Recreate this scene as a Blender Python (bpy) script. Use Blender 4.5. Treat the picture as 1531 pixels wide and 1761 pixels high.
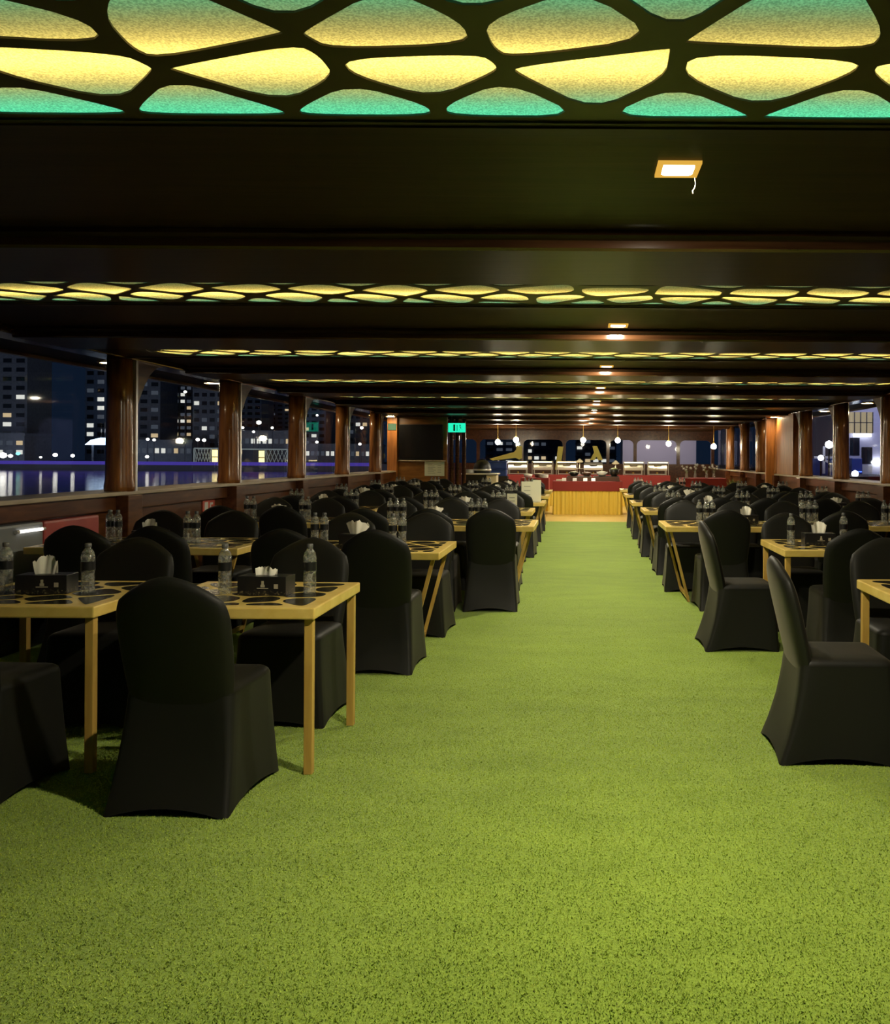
import bpy, bmesh, math, random
import numpy as np
from mathutils import Vector, Matrix

for o in list(bpy.data.objects):
    bpy.data.objects.remove(o, do_unlink=True)
SC = bpy.context.scene
COL = SC.collection
rnd = random.Random(7)

# ------------------------------------------------------------------ camera
FPX, VPX, VPY, EYE = 1500.0, 1000.0, 785.0, 1.43
cam_d = bpy.data.cameras.new('camera')
cam = bpy.data.objects.new('camera', cam_d)
COL.objects.link(cam)
cam_d.sensor_fit = 'HORIZONTAL'
cam_d.sensor_width = 36.0
cam_d.lens = FPX * 36.0 / 1531.0
cam_d.shift_x = -(VPX - 765.5) / 1531.0
cam_d.shift_y = -(880.5 - VPY) / 1531.0
cam_d.clip_start = 0.05
cam_d.clip_end = 2000
cam.matrix_world = (Matrix.Translation((0, 0, EYE)) @ Matrix.Rotation(math.radians(90), 4, 'X')
                    @ Matrix.Rotation(math.radians(0.35), 4, 'Z'))
SC.camera = cam

# ------------------------------------------------------------------ world, exposure, light strengths
W = bpy.data.worlds.new('night_sky'); SC.world = W; W.use_nodes = True
_bg = W.node_tree.nodes['Background']
_bg.inputs['Color'].default_value = (0.0042, 0.0092, 0.021, 1)
_bg.inputs['Strength'].default_value = 1.0
SC.view_settings.view_transform = 'Standard'
SC.view_settings.look = 'None'
SC.view_settings.exposure = 0.0
SC.view_settings.gamma = 1.0
SC.view_settings.use_curve_mapping = False
SC.cycles.use_denoising = True
SC.cycles.use_adaptive_sampling = True
SC.cycles.adaptive_threshold = 0.06
SC.cycles.adaptive_min_samples = 16
SC.cycles.max_bounces = 5
SC.cycles.transparent_max_bounces = 16
SC.cycles.diffuse_bounces = 3
SC.cycles.glossy_bounces = 3
SC.cycles.transmission_bounces = 4
SC.cycles.sample_clamp_indirect = 4.0
SC.cycles.caustics_reflective = False
SC.cycles.caustics_refractive = False
SC.cycles.blur_glossy = 0.5

P_DOWN = 62.0      # watts of one square downlight
P_WARM = 14.0       # watts of one warm strip behind a lattice panel
P_TEAL = 4.6       # watts of one teal strip behind a lattice panel
E_EAVE = 90.0      # radiance of an eave lamp
E_PEND = 170.0      # radiance of a pendant globe

# ------------------------------------------------------------------ material helpers
def mat(name, color=(0.5, 0.5, 0.5), rough=0.5, metal=0.0, **kw):
    m = bpy.data.materials.new(name); m.use_nodes = True
    b = m.node_tree.nodes['Principled BSDF']
    b.inputs['Base Color'].default_value = (*color, 1)
    b.inputs['Roughness'].default_value = rough
    b.inputs['Metallic'].default_value = metal
    for k, v in kw.items():
        b.inputs[k].default_value = v
    return m

def nodes(m):
    return m.node_tree.nodes, m.node_tree.links, m.node_tree.nodes['Principled BSDF']

def ramp(n, stops):
    r = n.new('ShaderNodeValToRGB')
    el = r.color_ramp.elements
    el[0].position, el[0].color = stops[0][0], (*stops[0][1], 1)
    el[1].position, el[1].color = stops[1][0], (*stops[1][1], 1)
    for p, c in stops[2:]:
        e = el.new(p); e.color = (*c, 1)
    return r

def wood(name, c1, c2, rough, scale=(1, 1, 1), bump=0.05, coat=0.0, nscale=4.0):
    m = mat(name, c1, rough)
    n, l, b = nodes(m)
    tc = n.new('ShaderNodeTexCoord'); mp = n.new('ShaderNodeMapping')
    mp.inputs['Scale'].default_value = scale
    nz = n.new('ShaderNodeTexNoise'); nz.inputs['Scale'].default_value = nscale
    nz.inputs['Detail'].default_value = 6; nz.inputs['Distortion'].default_value = 0.6
    r = ramp(n, [(0.3, c1), (0.72, c2)])
    l.new(tc.outputs['Object'], mp.inputs['Vector']); l.new(mp.outputs['Vector'], nz.inputs['Vector'])
    l.new(nz.outputs['Fac'], r.inputs['Fac']); l.new(r.outputs['Color'], b.inputs['Base Color'])
    bp = n.new('ShaderNodeBump'); bp.inputs['Strength'].default_value = bump; bp.inputs['Distance'].default_value = 0.01
    l.new(nz.outputs['Fac'], bp.inputs['Height']); l.new(bp.outputs['Normal'], b.inputs['Normal'])
    b.inputs['Coat Weight'].default_value = coat
    b.inputs['Coat Roughness'].default_value = 0.12
    return m

def emit(name, color, strength):
    m = bpy.data.materials.new(name); m.use_nodes = True
    n, l = m.node_tree.nodes, m.node_tree.links
    n.clear()
    e = n.new('ShaderNodeEmission'); o = n.new('ShaderNodeOutputMaterial')
    e.inputs['Color'].default_value = (*color, 1); e.inputs['Strength'].default_value = strength
    l.new(e.outputs[0], o.inputs['Surface'])
    return m

M = {}
M['ceil'] = wood('dark_varnished_ceiling', (0.016, 0.008, 0.004), (0.036, 0.018, 0.009), 0.42, (0.6, 8, 8), 0.06, 0.0, 3)
M['beam'] = wood('dark_varnished_beam', (0.030, 0.012, 0.005), (0.075, 0.032, 0.013), 0.13, (0.5, 9, 9), 0.05, 0.0, 3)
M['lattice'] = wood('lattice_board', (0.030, 0.020, 0.009), (0.055, 0.036, 0.015), 0.45, (2, 2, 2), 0.03)
M['post'] = wood('red_varnished_post', (0.22, 0.075, 0.020), (0.50, 0.20, 0.05), 0.26, (7, 7, 0.7), 0.1, 0.5, 3)
M['orange'] = wood('orange_varnished_board', (0.30, 0.105, 0.022), (0.55, 0.21, 0.05), 0.45, (7, 7, 0.7), 0.05, 0.0, 3)
M['wall'] = wood('brown_wall_panel', (0.075, 0.022, 0.008), (0.18, 0.065, 0.022), 0.28, (5, 0.7, 6), 0.08, 0.3, 3)
M['blackpanel'] = wood('black_gloss_panel', (0.008, 0.008, 0.010), (0.02, 0.02, 0.024), 0.14, (3, 1, 8), 0.25, 0.5, 3)
M['railtop'] = wood('pale_worn_rail', (0.42, 0.32, 0.21), (0.68, 0.56, 0.42), 0.35, (5, 0.6, 5), 0.08, 0.2, 3)
M['tanpanel'] = wood('tan_plywood', (0.19, 0.075, 0.017), (0.34, 0.15, 0.035), 0.35, (0.8, 3, 4), 0.04, 0.2, 3)
M['table'] = wood('yellow_table_wood', (0.62, 0.41, 0.09), (0.78, 0.57, 0.17), 0.33, (3, 3, 3), 0.03, 0.2, 3)
M['leg'] = wood('yellow_leg_wood', (0.42, 0.24, 0.05), (0.58, 0.37, 0.09), 0.4, (6, 6, 1), 0.03, 0.1, 3)
M['inlay'] = mat('dark_tabletop_inlay', (0.018, 0.015, 0.010), 0.22)
M['deck'] = wood('yellow_wood_deck', (0.60, 0.38, 0.09), (0.80, 0.56, 0.17), 0.35, (1, 6, 1), 0.04, 0.3, 3)
M['alu'] = mat('pale_metal', (0.80, 0.77, 0.76), 0.3, 0.5)
M['tissue'] = mat('white_tissue', (0.85, 0.80, 0.66), 0.9)
M['paper'] = mat('cream_paper', (0.72, 0.70, 0.52), 0.8)
M['ink'] = mat('grey_print', (0.30, 0.30, 0.24), 0.8)
M['boxprint'] = mat('beige_box_print', (0.42, 0.37, 0.26), 0.6)
M['label'] = mat('dark_bottle_label', (0.012, 0.012, 0.012), 0.35)
M['cap'] = mat('grey_bottle_cap', (0.10, 0.10, 0.095), 0.35)
M['tv'] = mat('black_screen', (0.006, 0.006, 0.006), 0.22)
M['tvframe'] = mat('black_plastic', (0.012, 0.012, 0.012), 0.4)
M['red'] = mat('dark_red_cloth', (0.22, 0.018, 0.015), 0.8)
M['redvinyl'] = mat('red_vinyl', (0.42, 0.07, 0.06), 0.4)
M['greyvinyl'] = mat('grey_vinyl', (0.20, 0.21, 0.22), 0.35)
M['gold'] = mat('gold_satin', (0.86, 0.60, 0.09), 0.4, 0.1)
M['goldletter'] = mat('yellow_letter', (0.92, 0.76, 0.14), 0.5)
M['chrome'] = mat('polished_steel', (0.88, 0.83, 0.72), 0.34, 0.85)
M['darkmetal'] = mat('dark_metal', (0.03, 0.028, 0.025), 0.35, 0.6)
M['clay'] = mat('brown_clay_bowl', (0.11, 0.045, 0.025), 0.5)
M['white'] = mat('white_ceramic', (0.80, 0.77, 0.70), 0.3)
M['cream'] = mat('cream_cloth', (0.62, 0.56, 0.40), 0.8)
M['blue'] = mat('blue_plastic', (0.03, 0.07, 0.32), 0.4)
M['blackbox'] = mat('black_equipment', (0.015, 0.013, 0.011), 0.4)
M['leaf'] = mat('pale_green_leaf', (0.22, 0.25, 0.07), 0.6)
M['housing'] = mat('light_box_lining', (0.35, 0.35, 0.33), 0.8)
M['signred'] = mat('red_sticker', (0.62, 0.09, 0.05), 0.5)
M['brass'] = mat('yellow_lamp_bezel', (0.70, 0.42, 0.08), 0.4, 0.3)
M['string'] = mat('white_string', (0.25, 0.22, 0.16), 0.7)
M['lens'] = emit('lit_lamp_lens', (1.0, 0.93, 0.72), 14.0)
M['amber'] = emit('glowing_amber_bezel', (1.0, 0.55, 0.08), 0.75)
M['eave'] = emit('lit_eave_lamp', (1.0, 0.80, 0.48), E_EAVE)
M['globe'] = emit('lit_globe', (1.0, 0.88, 0.62), E_PEND)
M['exit'] = emit('lit_exit_sign', (0.02, 0.85, 0.48), 1.1)
M['exitmark'] = mat('exit_sign_dark_mark', (0.0, 0.08, 0.05), 0.5)
M['sign2'] = emit('dim_green_sign', (0.35, 0.55, 0.25), 0.55)
M['warmtube'] = emit('warm_bar_glow', (1.0, 0.80, 0.42), 9.0)
M['tube'] = emit('white_reflection_glow', (1.0, 0.95, 0.85), 3.0)

for k_, v_ in (('ceil', 0.14), ('beam', 0.6)): M[k_].node_tree.nodes['Principled BSDF'].inputs['Specular IOR Level'].default_value = v_

M['under'] = wood('matt_shaded_underside', (0.012, 0.007, 0.004), (0.030, 0.015, 0.008), 0.34, (0.5, 9, 9), 0.05, 0.0, 3)  # same beam wood, duller and darker: underside shade put into the colour
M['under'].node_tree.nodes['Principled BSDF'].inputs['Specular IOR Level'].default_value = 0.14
# spandex chair cover
m = M['spandex'] = mat('black_spandex', (0.0085, 0.0080, 0.0064), 0.55)
n, l, b = nodes(m)
b.inputs['Sheen Weight'].default_value = 0.16
b.inputs['Sheen Roughness'].default_value = 0.32
b.inputs['Sheen Tint'].default_value = (0.55, 0.46, 0.37, 1)
b.inputs['Specular IOR Level'].default_value = 0.25

# black tissue box with a speckled printed lower band
m = M['tbox'] = mat('black_box_card', (0.012, 0.012, 0.013), 0.28)
n, l, b = nodes(m)
tc = n.new('ShaderNodeTexCoord'); nz = n.new('ShaderNodeTexNoise'); nz.inputs['Scale'].default_value = 90
sp = n.new('ShaderNodeSeparateXYZ'); mr = n.new('ShaderNodeMapRange')
mr.inputs['From Min'].default_value = 0.05; mr.inputs['From Max'].default_value = 0.02
l.new(tc.outputs['Object'], nz.inputs['Vector']); l.new(tc.outputs['Object'], sp.inputs[0]); l.new(sp.outputs['Z'], mr.inputs['Value'])
r = ramp(n, [(0.52, (0.012, 0.012, 0.013)), (0.66, (0.16, 0.13, 0.07))])
mu = n.new('ShaderNodeMath'); mu.operation = 'MULTIPLY'
l.new(nz.outputs['Fac'], mu.inputs[0]); l.new(mr.outputs[0], mu.inputs[1]); l.new(mu.outputs[0], r.inputs['Fac'])
l.new(r.outputs['Color'], b.inputs['Base Color'])

# water bottle plastic; pale noise patches put refracted light into the colour
m = M['bottle'] = bpy.data.materials.new('clear_bottle'); m.use_nodes = True
n, l = m.node_tree.nodes, m.node_tree.links; n.clear()
o = n.new('ShaderNodeOutputMaterial'); tr = n.new('ShaderNodeBsdfTransparent'); gl = n.new('ShaderNodeBsdfGlossy'); mx = n.new('ShaderNodeMixShader')
df = n.new('ShaderNodeBsdfTranslucent'); df2 = n.new('ShaderNodeBsdfDiffuse'); ad = n.new('ShaderNodeMixShader'); m3 = n.new('ShaderNodeMixShader')
df.inputs['Color'].default_value = (0.92, 0.91, 0.82, 1); df2.inputs['Color'].default_value = (0.92, 0.91, 0.82, 1)
lw = n.new('ShaderNodeLayerWeight'); lw.inputs['Blend'].default_value = 0.5
pw_ = n.new('ShaderNodeMath'); pw_.operation = 'POWER'; pw_.inputs[1].default_value = 4.0
ma_ = n.new('ShaderNodeMath'); ma_.operation = 'MULTIPLY_ADD'; ma_.inputs[1].default_value = 0.70; ma_.inputs[2].default_value = 0.22
l.new(lw.outputs['Facing'], pw_.inputs[0]); l.new(pw_.outputs[0], ma_.inputs[0])
gl.inputs['Roughness'].default_value = 0.09
tr.inputs['Color'].default_value = (0.90, 0.92, 0.88, 1)
tc = n.new('ShaderNodeTexCoord'); wv = n.new('ShaderNodeTexNoise'); wv.inputs['Scale'].default_value = 55
bp = n.new('ShaderNodeBump'); bp.inputs['Strength'].default_value = 1.0; bp.inputs['Distance'].default_value = 0.006
l.new(tc.outputs['Object'], wv.inputs['Vector']); l.new(wv.outputs['Fac'], bp.inputs['Height'])
l.new(bp.outputs['Normal'], gl.inputs['Normal']); l.new(bp.outputs['Normal'], lw.inputs['Normal'])
ad.inputs[0].default_value = 0.5; l.new(df.outputs[0], ad.inputs[1]); l.new(df2.outputs[0], ad.inputs[2])
cr = ramp(n, [(0.42, (0.05, 0.05, 0.05)), (0.62, (0.36, 0.36, 0.36))]); l.new(wv.outputs['Fac'], cr.inputs['Fac']); l.new(cr.outputs['Color'], m3.inputs[0]); l.new(tr.outputs[0], m3.inputs[1]); l.new(ad.outputs[0], m3.inputs[2])
l.new(ma_.outputs[0], mx.inputs[0]); l.new(m3.outputs[0], mx.inputs[1]); l.new(gl.outputs[0], mx.inputs[2]); l.new(mx.outputs[0], o.inputs['Surface'])

# backlit woven sheet behind the lattice
m = M['sheet'] = bpy.data.materials.new('backlit_woven_sheet'); m.use_nodes = True
n, l = m.node_tree.nodes, m.node_tree.links; n.clear()
o = n.new('ShaderNodeOutputMaterial'); t = n.new('ShaderNodeBsdfTranslucent')
tc = n.new('ShaderNodeTexCoord'); nz = n.new('ShaderNodeTexNoise'); nz.inputs['Scale'].default_value = 190; nz.inputs['Detail'].default_value = 3
r = ramp(n, [(0.36, (0.55, 0.53, 0.44)), (0.62, (0.93, 0.91, 0.80))])
l.new(tc.outputs['Object'], nz.inputs['Vector']); l.new(nz.outputs['Fac'], r.inputs['Fac']); l.new(r.outputs['Color'], t.inputs['Color'])
l.new(t.outputs[0], o.inputs['Surface'])

# thin window glass
m = M['glass'] = bpy.data.materials.new('thin_glass'); m.use_nodes = True
n, l = m.node_tree.nodes, m.node_tree.links; n.clear()
o = n.new('ShaderNodeOutputMaterial'); tr = n.new('ShaderNodeBsdfTransparent'); gl = n.new('ShaderNodeBsdfGlossy'); mx = n.new('ShaderNodeMixShader')
lw = n.new('ShaderNodeLayerWeight'); lw.inputs['Blend'].default_value = 0.5
pw_ = n.new('ShaderNodeMath'); pw_.operation = 'POWER'; pw_.inputs[1].default_value = 4.0
ma_ = n.new('ShaderNodeMath'); ma_.operation = 'MULTIPLY_ADD'; ma_.inputs[1].default_value = 0.5; ma_.inputs[2].default_value = 0.015
l.new(lw.outputs['Facing'], pw_.inputs[0]); l.new(pw_.outputs[0], ma_.inputs[0])
gl.inputs['Roughness'].default_value = 0.03
tr.inputs['Color'].default_value = (0.93, 0.95, 0.97, 1)
l.new(ma_.outputs[0], mx.inputs[0]); l.new(tr.outputs[0], mx.inputs[1]); l.new(gl.outputs[0], mx.inputs[2]); l.new(mx.outputs[0], o.inputs['Surface'])

# turf
def turf_mat(name, dark, light):
    m = mat(name, light, 0.75)
    n, l, b = nodes(m)
    b.inputs['Specular IOR Level'].default_value = 0.15
    b.inputs['Sheen Weight'].default_value = 0.15
    tc = n.new('ShaderNodeTexCoord')
    a = n.new('ShaderNodeTexNoise'); a.inputs['Scale'].default_value = 95; a.inputs['Detail'].default_value = 5; a.inputs['Roughness'].default_value = 0.7
    c = n.new('ShaderNodeTexNoise'); c.inputs['Scale'].default_value = 3.2; c.inputs['Detail'].default_value = 4
    mx = n.new('ShaderNodeMath'); mx.operation = 'MULTIPLY_ADD'; mx.inputs[1].default_value = 0.22
    ml = n.new('ShaderNodeMath'); ml.operation = 'MULTIPLY'; ml.inputs[1].default_value = 0.78
    r = ramp(n, [(0.34, dark), (0.64, light)])
    mpg = n.new('ShaderNodeMapping'); mpg.inputs['Scale'].default_value = (0.6, 1.5, 1); l.new(tc.outputs['Object'], mpg.inputs['Vector'])  # coarse mottle stretched across the aisle puts faint shadow bands into the colour
    l.new(tc.outputs['Object'], a.inputs['Vector']); l.new(mpg.outputs['Vector'], c.inputs['Vector'])
    l.new(a.outputs['Fac'], ml.inputs[0]); l.new(c.outputs['Fac'], mx.inputs[0]); l.new(ml.outputs[0], mx.inputs[2])
    l.new(mx.outputs[0], r.inputs['Fac']); l.new(r.outputs['Color'], b.inputs['Base Color'])
    bp = n.new('ShaderNodeBump'); bp.inputs['Strength'].default_value = 0.8; bp.inputs['Distance'].default_value = 0.012
    l.new(a.outputs['Fac'], bp.inputs['Height']); l.new(bp.outputs['Normal'], b.inputs['Normal'])
    return m
M['turf'] = turf_mat('artificial_turf', (0.120, 0.195, 0.011), (0.295, 0.415, 0.040))
M['pile'] = turf_mat('artificial_turf_pile', (0.27, 0.38, 0.03), (0.50, 0.62, 0.10))

# ------------------------------------------------------------------ mesh helpers
class MB:
    def __init__(s): s.v = []; s.f = []; s.sm = False
    def box(s, x0, x1, y0, y1, z0, z1):
        b = len(s.v)
        s.v += [(x0,y0,z0),(x1,y0,z0),(x1,y1,z0),(x0,y1,z0),(x0,y0,z1),(x1,y0,z1),(x1,y1,z1),(x0,y1,z1)]
        s.f += [tuple(b+i for i in q) for q in ((0,3,2,1),(4,5,6,7),(0,1,5,4),(1,2,6,5),(2,3,7,6),(3,0,4,7))]
        return s
    def loops(s, loops, cap0=True, cap1=True, closed=True):
        b = len(s.v); k = len(loops[0])
        for lp in loops: s.v += [tuple(p) for p in lp]
        for i in range(len(loops)-1):
            for j in range(k if closed else k-1):
                a0 = b+i*k+j; a1 = b+i*k+(j+1) % k
                s.f.append((a0, a1, a1+k, a0+k))
        if cap0: s.f.append(tuple(b+j for j in reversed(range(k))))
        if cap1: s.f.append(tuple(b+(len(loops)-1)*k+j for j in range(k)))
        return s
    def lathe(s, prof, seg=16, cx=0, cy=0, cap0=True, cap1=True):
        return s.loops([[(cx+r*math.cos(2*math.pi*j/seg), cy+r*math.sin(2*math.pi*j/seg), z) for j in range(seg)] for r, z in prof], cap0, cap1)
    def prism(s, poly, z0, z1):
        return s.loops([[(x, y, z0) for x, y in poly], [(x, y, z1) for x, y in poly]])
    def bar(s, p, q, w, h=None, seg=4, r1=None):
        p, q = Vector(p), Vector(q); h = h or w
        d = (q-p).normalized(); u = Vector((0, 0, 1)) if abs(d.z) < 0.9 else Vector((0, 1, 0))
        a = d.cross(u).normalized(); c = a.cross(d).normalized()
        k = 1.0 if r1 is None else r1
        def lp(o, sc):
            if seg == 4:
                return [o+a*(sx*w/2*sc)+c*(sy*h/2*sc) for sx, sy in ((-1,-1),(1,-1),(1,1),(-1,1))]
            return [o+a*(math.cos(2*math.pi*j/seg)*w/2*sc)+c*(math.sin(2*math.pi*j/seg)*h/2*sc) for j in range(seg)]
        return s.loops([lp(p, 1), lp(q, k)])
    def grid(s, pts, nu, nv):
        b = len(s.v); s.v += pts
        for i in range(nu-1):
            for j in range(nv-1):
                a = b+i*nv+j
                s.f.append((a, a+nv, a+nv+1, a+1))
        return s
    def mesh(s, name, material, smooth=False, recalc=True, bevel=0.0):
        me = bpy.data.meshes.new(name)
        me.from_pydata([tuple(p) for p in s.v], [], s.f)
        if recalc or bevel:
            bm = bmesh.new(); bm.from_mesh(me)
            bmesh.ops.recalc_face_normals(bm, faces=bm.faces)
            if bevel:
                bmesh.ops.bevel(bm, geom=list(bm.edges), offset=bevel, segments=2, profile=0.6, affect='EDGES')
            bm.to_mesh(me); bm.free()
        if material is not None: me.materials.append(material)
        if smooth:
            me.polygons.foreach_set('use_smooth', [True]*len(me.polygons))
        me.update()
        return me

def obj(name, me, parent=None, loc=(0, 0, 0), rot=(0, 0, 0)):
    o = bpy.data.objects.new(name, me); COL.objects.link(o)
    o.parent = parent; o.location = loc; o.rotation_euler = rot
    return o
def tag(o, label=None, cat=None, group=None, kind=None):
    if label: o['label'] = label
    if cat: o['category'] = cat
    if group: o['group'] = group
    if kind: o['kind'] = kind
    return o
def thing(name, label, cat, loc=(0, 0, 0), rz=0, group=None):
    return tag(obj(name, None, None, loc, (0, 0, rz)), label, cat, group)
def struct(name, me, label, parent=None, loc=(0, 0, 0)):
    return tag(obj(name, me, parent, loc), label, None, None, 'structure')
def boxmesh(name, m, x0, x1, y0, y1, z0, z1, bevel=0.0):
    return MB().box(x0, x1, y0, y1, z0, z1).mesh(name, m, bevel=bevel)

# ---- voronoi cells
def clip(poly, nx, ny, c):
    out = []
    for i in range(len(poly)):
        p, q = poly[i], poly[(i+1) % len(poly)]
        dp, dq = nx*p[0]+ny*p[1]-c, nx*q[0]+ny*q[1]-c
        if dp <= 0: out.append(p)
        if (dp < 0 < dq) or (dq < 0 < dp):
            t = dp/(dp-dq); out.append((p[0]+t*(q[0]-p[0]), p[1]+t*(q[1]-p[1])))
    return out
def voronoi(seeds, bound, margin, bmargin):
    """per seed: full cell polygon and the same cell shrunk by half a rib"""
    cells = []
    cx = sum(p[0] for p in bound)/len(bound); cy = sum(p[1] for p in bound)/len(bound)
    bl = []
    for i in range(len(bound)):
        p, q = bound[i], bound[(i+1) % len(bound)]
        nx, ny = q[1]-p[1], p[0]-q[0]; L = math.hypot(nx, ny)
        if L < 1e-9: continue
        nx /= L; ny /= L; c = nx*p[0]+ny*p[1]
        if nx*cx+ny*cy > c: nx, ny, c = -nx, -ny, -c
        bl.append((nx, ny, c))
    for i, (sx, sy) in enumerate(seeds):
        full = [(sx-3, sy-3), (sx+3, sy-3), (sx+3, sy+3), (sx-3, sy+3)]
        inner = list(full)
        for j, (tx, ty) in enumerate(seeds):
            if i == j: continue
            dx, dy = tx-sx, ty-sy; L = math.hypot(dx, dy)
            if L > 2.0: continue
            dx /= L; dy /= L; c = dx*(sx+tx)/2+dy*(sy+ty)/2
            full = clip(full, dx, dy, c); inner = clip(inner, dx, dy, c-margin)
            if len(full) < 3: break
        for nx, ny, c in bl:
            if len(full) >= 3: full = clip(full, nx, ny, c)
            if len(inner) >= 3: inner = clip(inner, nx, ny, c-bmargin)
        if len(full) >= 3: cells.append((full, inner if len(inner) >= 3 else None))
    return cells
def chaikin(p, it=2, a=0.25):
    for _ in range(it):
        q = []
        for i in range(len(p)):
            u, v = p[i], p[(i+1) % len(p)]
            q += [(u[0]*(1-a)+v[0]*a, u[1]*(1-a)+v[1]*a), (u[0]*a+v[0]*(1-a), u[1]*a+v[1]*(1-a))]
        p = q
    return p
def parea(p):
    return abs(sum(p[i][0]*p[(i+1) % len(p)][1]-p[(i+1) % len(p)][0]*p[i][1] for i in range(len(p))))/2
def rayhit(poly, cx, cy, a):
    dx, dy = math.cos(a), math.sin(a); best = 0
    for i in range(len(poly)):
        p, q = poly[i], poly[(i+1) % len(poly)]
        ex, ey = q[0]-p[0], q[1]-p[1]
        den = dx*ey-dy*ex
        if abs(den) < 1e-12: continue
        t = ((p[0]-cx)*ey-(p[1]-cy)*ex)/den
        u = ((p[0]-cx)*dy-(p[1]-cy)*dx)/den
        if t > 0 and -1e-6 <= u <= 1+1e-6: best = max(best, t)
    return (cx+dx*best, cy+dy*best)
def honey(x0, x1, y0, y1, px, py, r, jx=0.3, jy=0.25):
    s = []; row = 0; y = y0+py*0.45
    while y < y1:
        x = x0+px*(0.25 if row % 2 else 0.75)
        while x < x1:
            s.append((x+r.uniform(-jx, jx)*px, y+r.uniform(-jy, jy)*py)); x += px
        y += py; row += 1
    return s
def rows_of_seeds(x0, x1, rows, r, jx=0.22):
    s_ = []
    for i_, (yy, jy, px) in enumerate(rows):
        x = x0+px*(0.3 if i_ % 2 else 0.8)
        while x < x1:
            s_.append((x+r.uniform(-jx, jx)*px, yy+r.uniform(-jy, jy))); x += px*r.uniform(0.85, 1.15)
    return s_
def ringed(cells, z0, z1):
    """board with rounded holes"""
    mb = MB()
    for full, inner in cells:
        if inner is None or parea(inner) < 0.004:
            mb.prism(full, z0, z1); continue
        inner = chaikin(inner, 2, 0.22)
        cx = sum(p[0] for p in inner)/len(inner); cy = sum(p[1] for p in inner)/len(inner)
        an = sorted(set([math.atan2(p[1]-cy, p[0]-cx) for p in inner]+[math.atan2(p[1]-cy, p[0]-cx) for p in full]))
        an = [a for i, a in enumerate(an) if i == 0 or a-an[i-1] > 1e-4]
        ip = [rayhit(inner, cx, cy, a) for a in an]; op = [rayhit(full, cx, cy, a) for a in an]
        k = len(an); b = len(mb.v)
        mb.v += [(p[0], p[1], z0) for p in op]+[(p[0], p[1], z0) for p in ip]+[(p[0], p[1], z1) for p in ip]+[(p[0], p[1], z1) for p in op]
        for j in range(k):
            jj = (j+1) % k
            mb.f += [(b+jj, b+j, b+k+j, b+k+jj), (b+k+jj, b+k+j, b+2*k+j, b+2*k+jj), (b+2*k+jj, b+2*k+j, b+3*k+j, b+3*k+jj)]
    return mb

# ================================================================== STRUCTURE
XW = 4.2            # side wall line
ZC = 2.345          # ceiling underside
ZL = 2.30           # lattice underside
PITCH, YF0, LD = 2.75, 2.285, 0.74
YB0, YB1 = 3.55, 4.295   # cross beam, near and far face
KS = range(-1, 8)

# ---- floor
turf = struct('floor', boxmesh('floor', M['turf'], -4.25, 4.25, -2.5, 19.15, -0.05, 0.0), 'green artificial turf carpet down the whole hall')
deckrear = struct('floor_rear', boxmesh('floor_rear', M['housing'], -4.6, 4.6, 19.15, 29, -0.06, -0.012), 'yellow wooden deck around the buffet')
pl = boxmesh('plank', M['deck'], -4.6, 4.6, 0, 0.118, -0.012, 0.0)
y = 19.152
while y < 28.9:
    obj('plank', pl, deckrear, (0, y, 0)); y += 0.122
struct('floor_side', boxmesh('floor_side', M['blackpanel'], -5.3, -4.25, -2.5, 24, -0.06, -0.005), 'dark side deck outside the left windows')
struct('floor_side', boxmesh('floor_side', M['blackpanel'], 4.25, 5.3, -2.5, 24, -0.06, -0.005), 'dark side deck outside the right windows')

# ---- ceiling: soffit boards and cross beams
ceiling = struct('ceiling', boxmesh('ceiling', M['ceil'], -5.3, 5.3, -2.5, 28.5, 2.56, 2.66), 'dark varnished wooden ceiling with cross beams')
sof = MB().box(-4.1, 4.1, YF0+0.07, YB0, ZC, 2.5).box(-4.1, 4.1, YF0, YF0+0.07, ZL-0.012, 2.5).mesh('soffit_board', M['ceil'])
sofe = MB().box(-4.1, -3.70, YF0-LD, YF0, ZL-0.004, 2.5).mesh('soffit_board', M['ceil'])
sofr = MB().box(3.70, 4.1, YF0-LD, YF0, ZL-0.004, 2.5).mesh('soffit_board', M['ceil'])
bmB = MB()
bw = YB1-YB0
prof = [(0.0, 2.40), (0.0, ZC+0.01), (-0.030, ZC+0.006), (-0.034, ZC-0.022), (-0.012, ZC-0.032), (0.0, ZC-0.036), (0.0, 2.278), (0.010, 2.268), (bw-0.012, 2.272), (bw, 2.282), (bw, 2.40)]
bmB.loops([[(x, YB0+py, pz) for py, pz in prof] for x in (-4.12, 4.12)])
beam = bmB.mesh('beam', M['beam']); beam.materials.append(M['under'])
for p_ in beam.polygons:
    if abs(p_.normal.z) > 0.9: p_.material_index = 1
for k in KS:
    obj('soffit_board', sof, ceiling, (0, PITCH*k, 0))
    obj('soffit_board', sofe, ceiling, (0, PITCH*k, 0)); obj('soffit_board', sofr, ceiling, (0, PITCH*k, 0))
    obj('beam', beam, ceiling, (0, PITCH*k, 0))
obj('soffit_board', boxmesh('soffit_board', M['ceil'], -4.1, 4.1, 23.2, 28.4, ZC, 2.5), ceiling)
# smaller beams over the buffet
bmS = MB(); bmS.loops([[(x, py, pz) for py, pz in ((0, 2.34), (0, 2.235), (0.012, 2.225), (0.2, 2.225), (0.212, 2.235), (0.212, 2.34))] for x in (-4.12, 4.12)])
beamS = bmS.mesh('beam', M['beam'])
for y in (24.4, 25.6, 26.8): obj('beam', beamS, ceiling, (0, y, 0))
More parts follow.
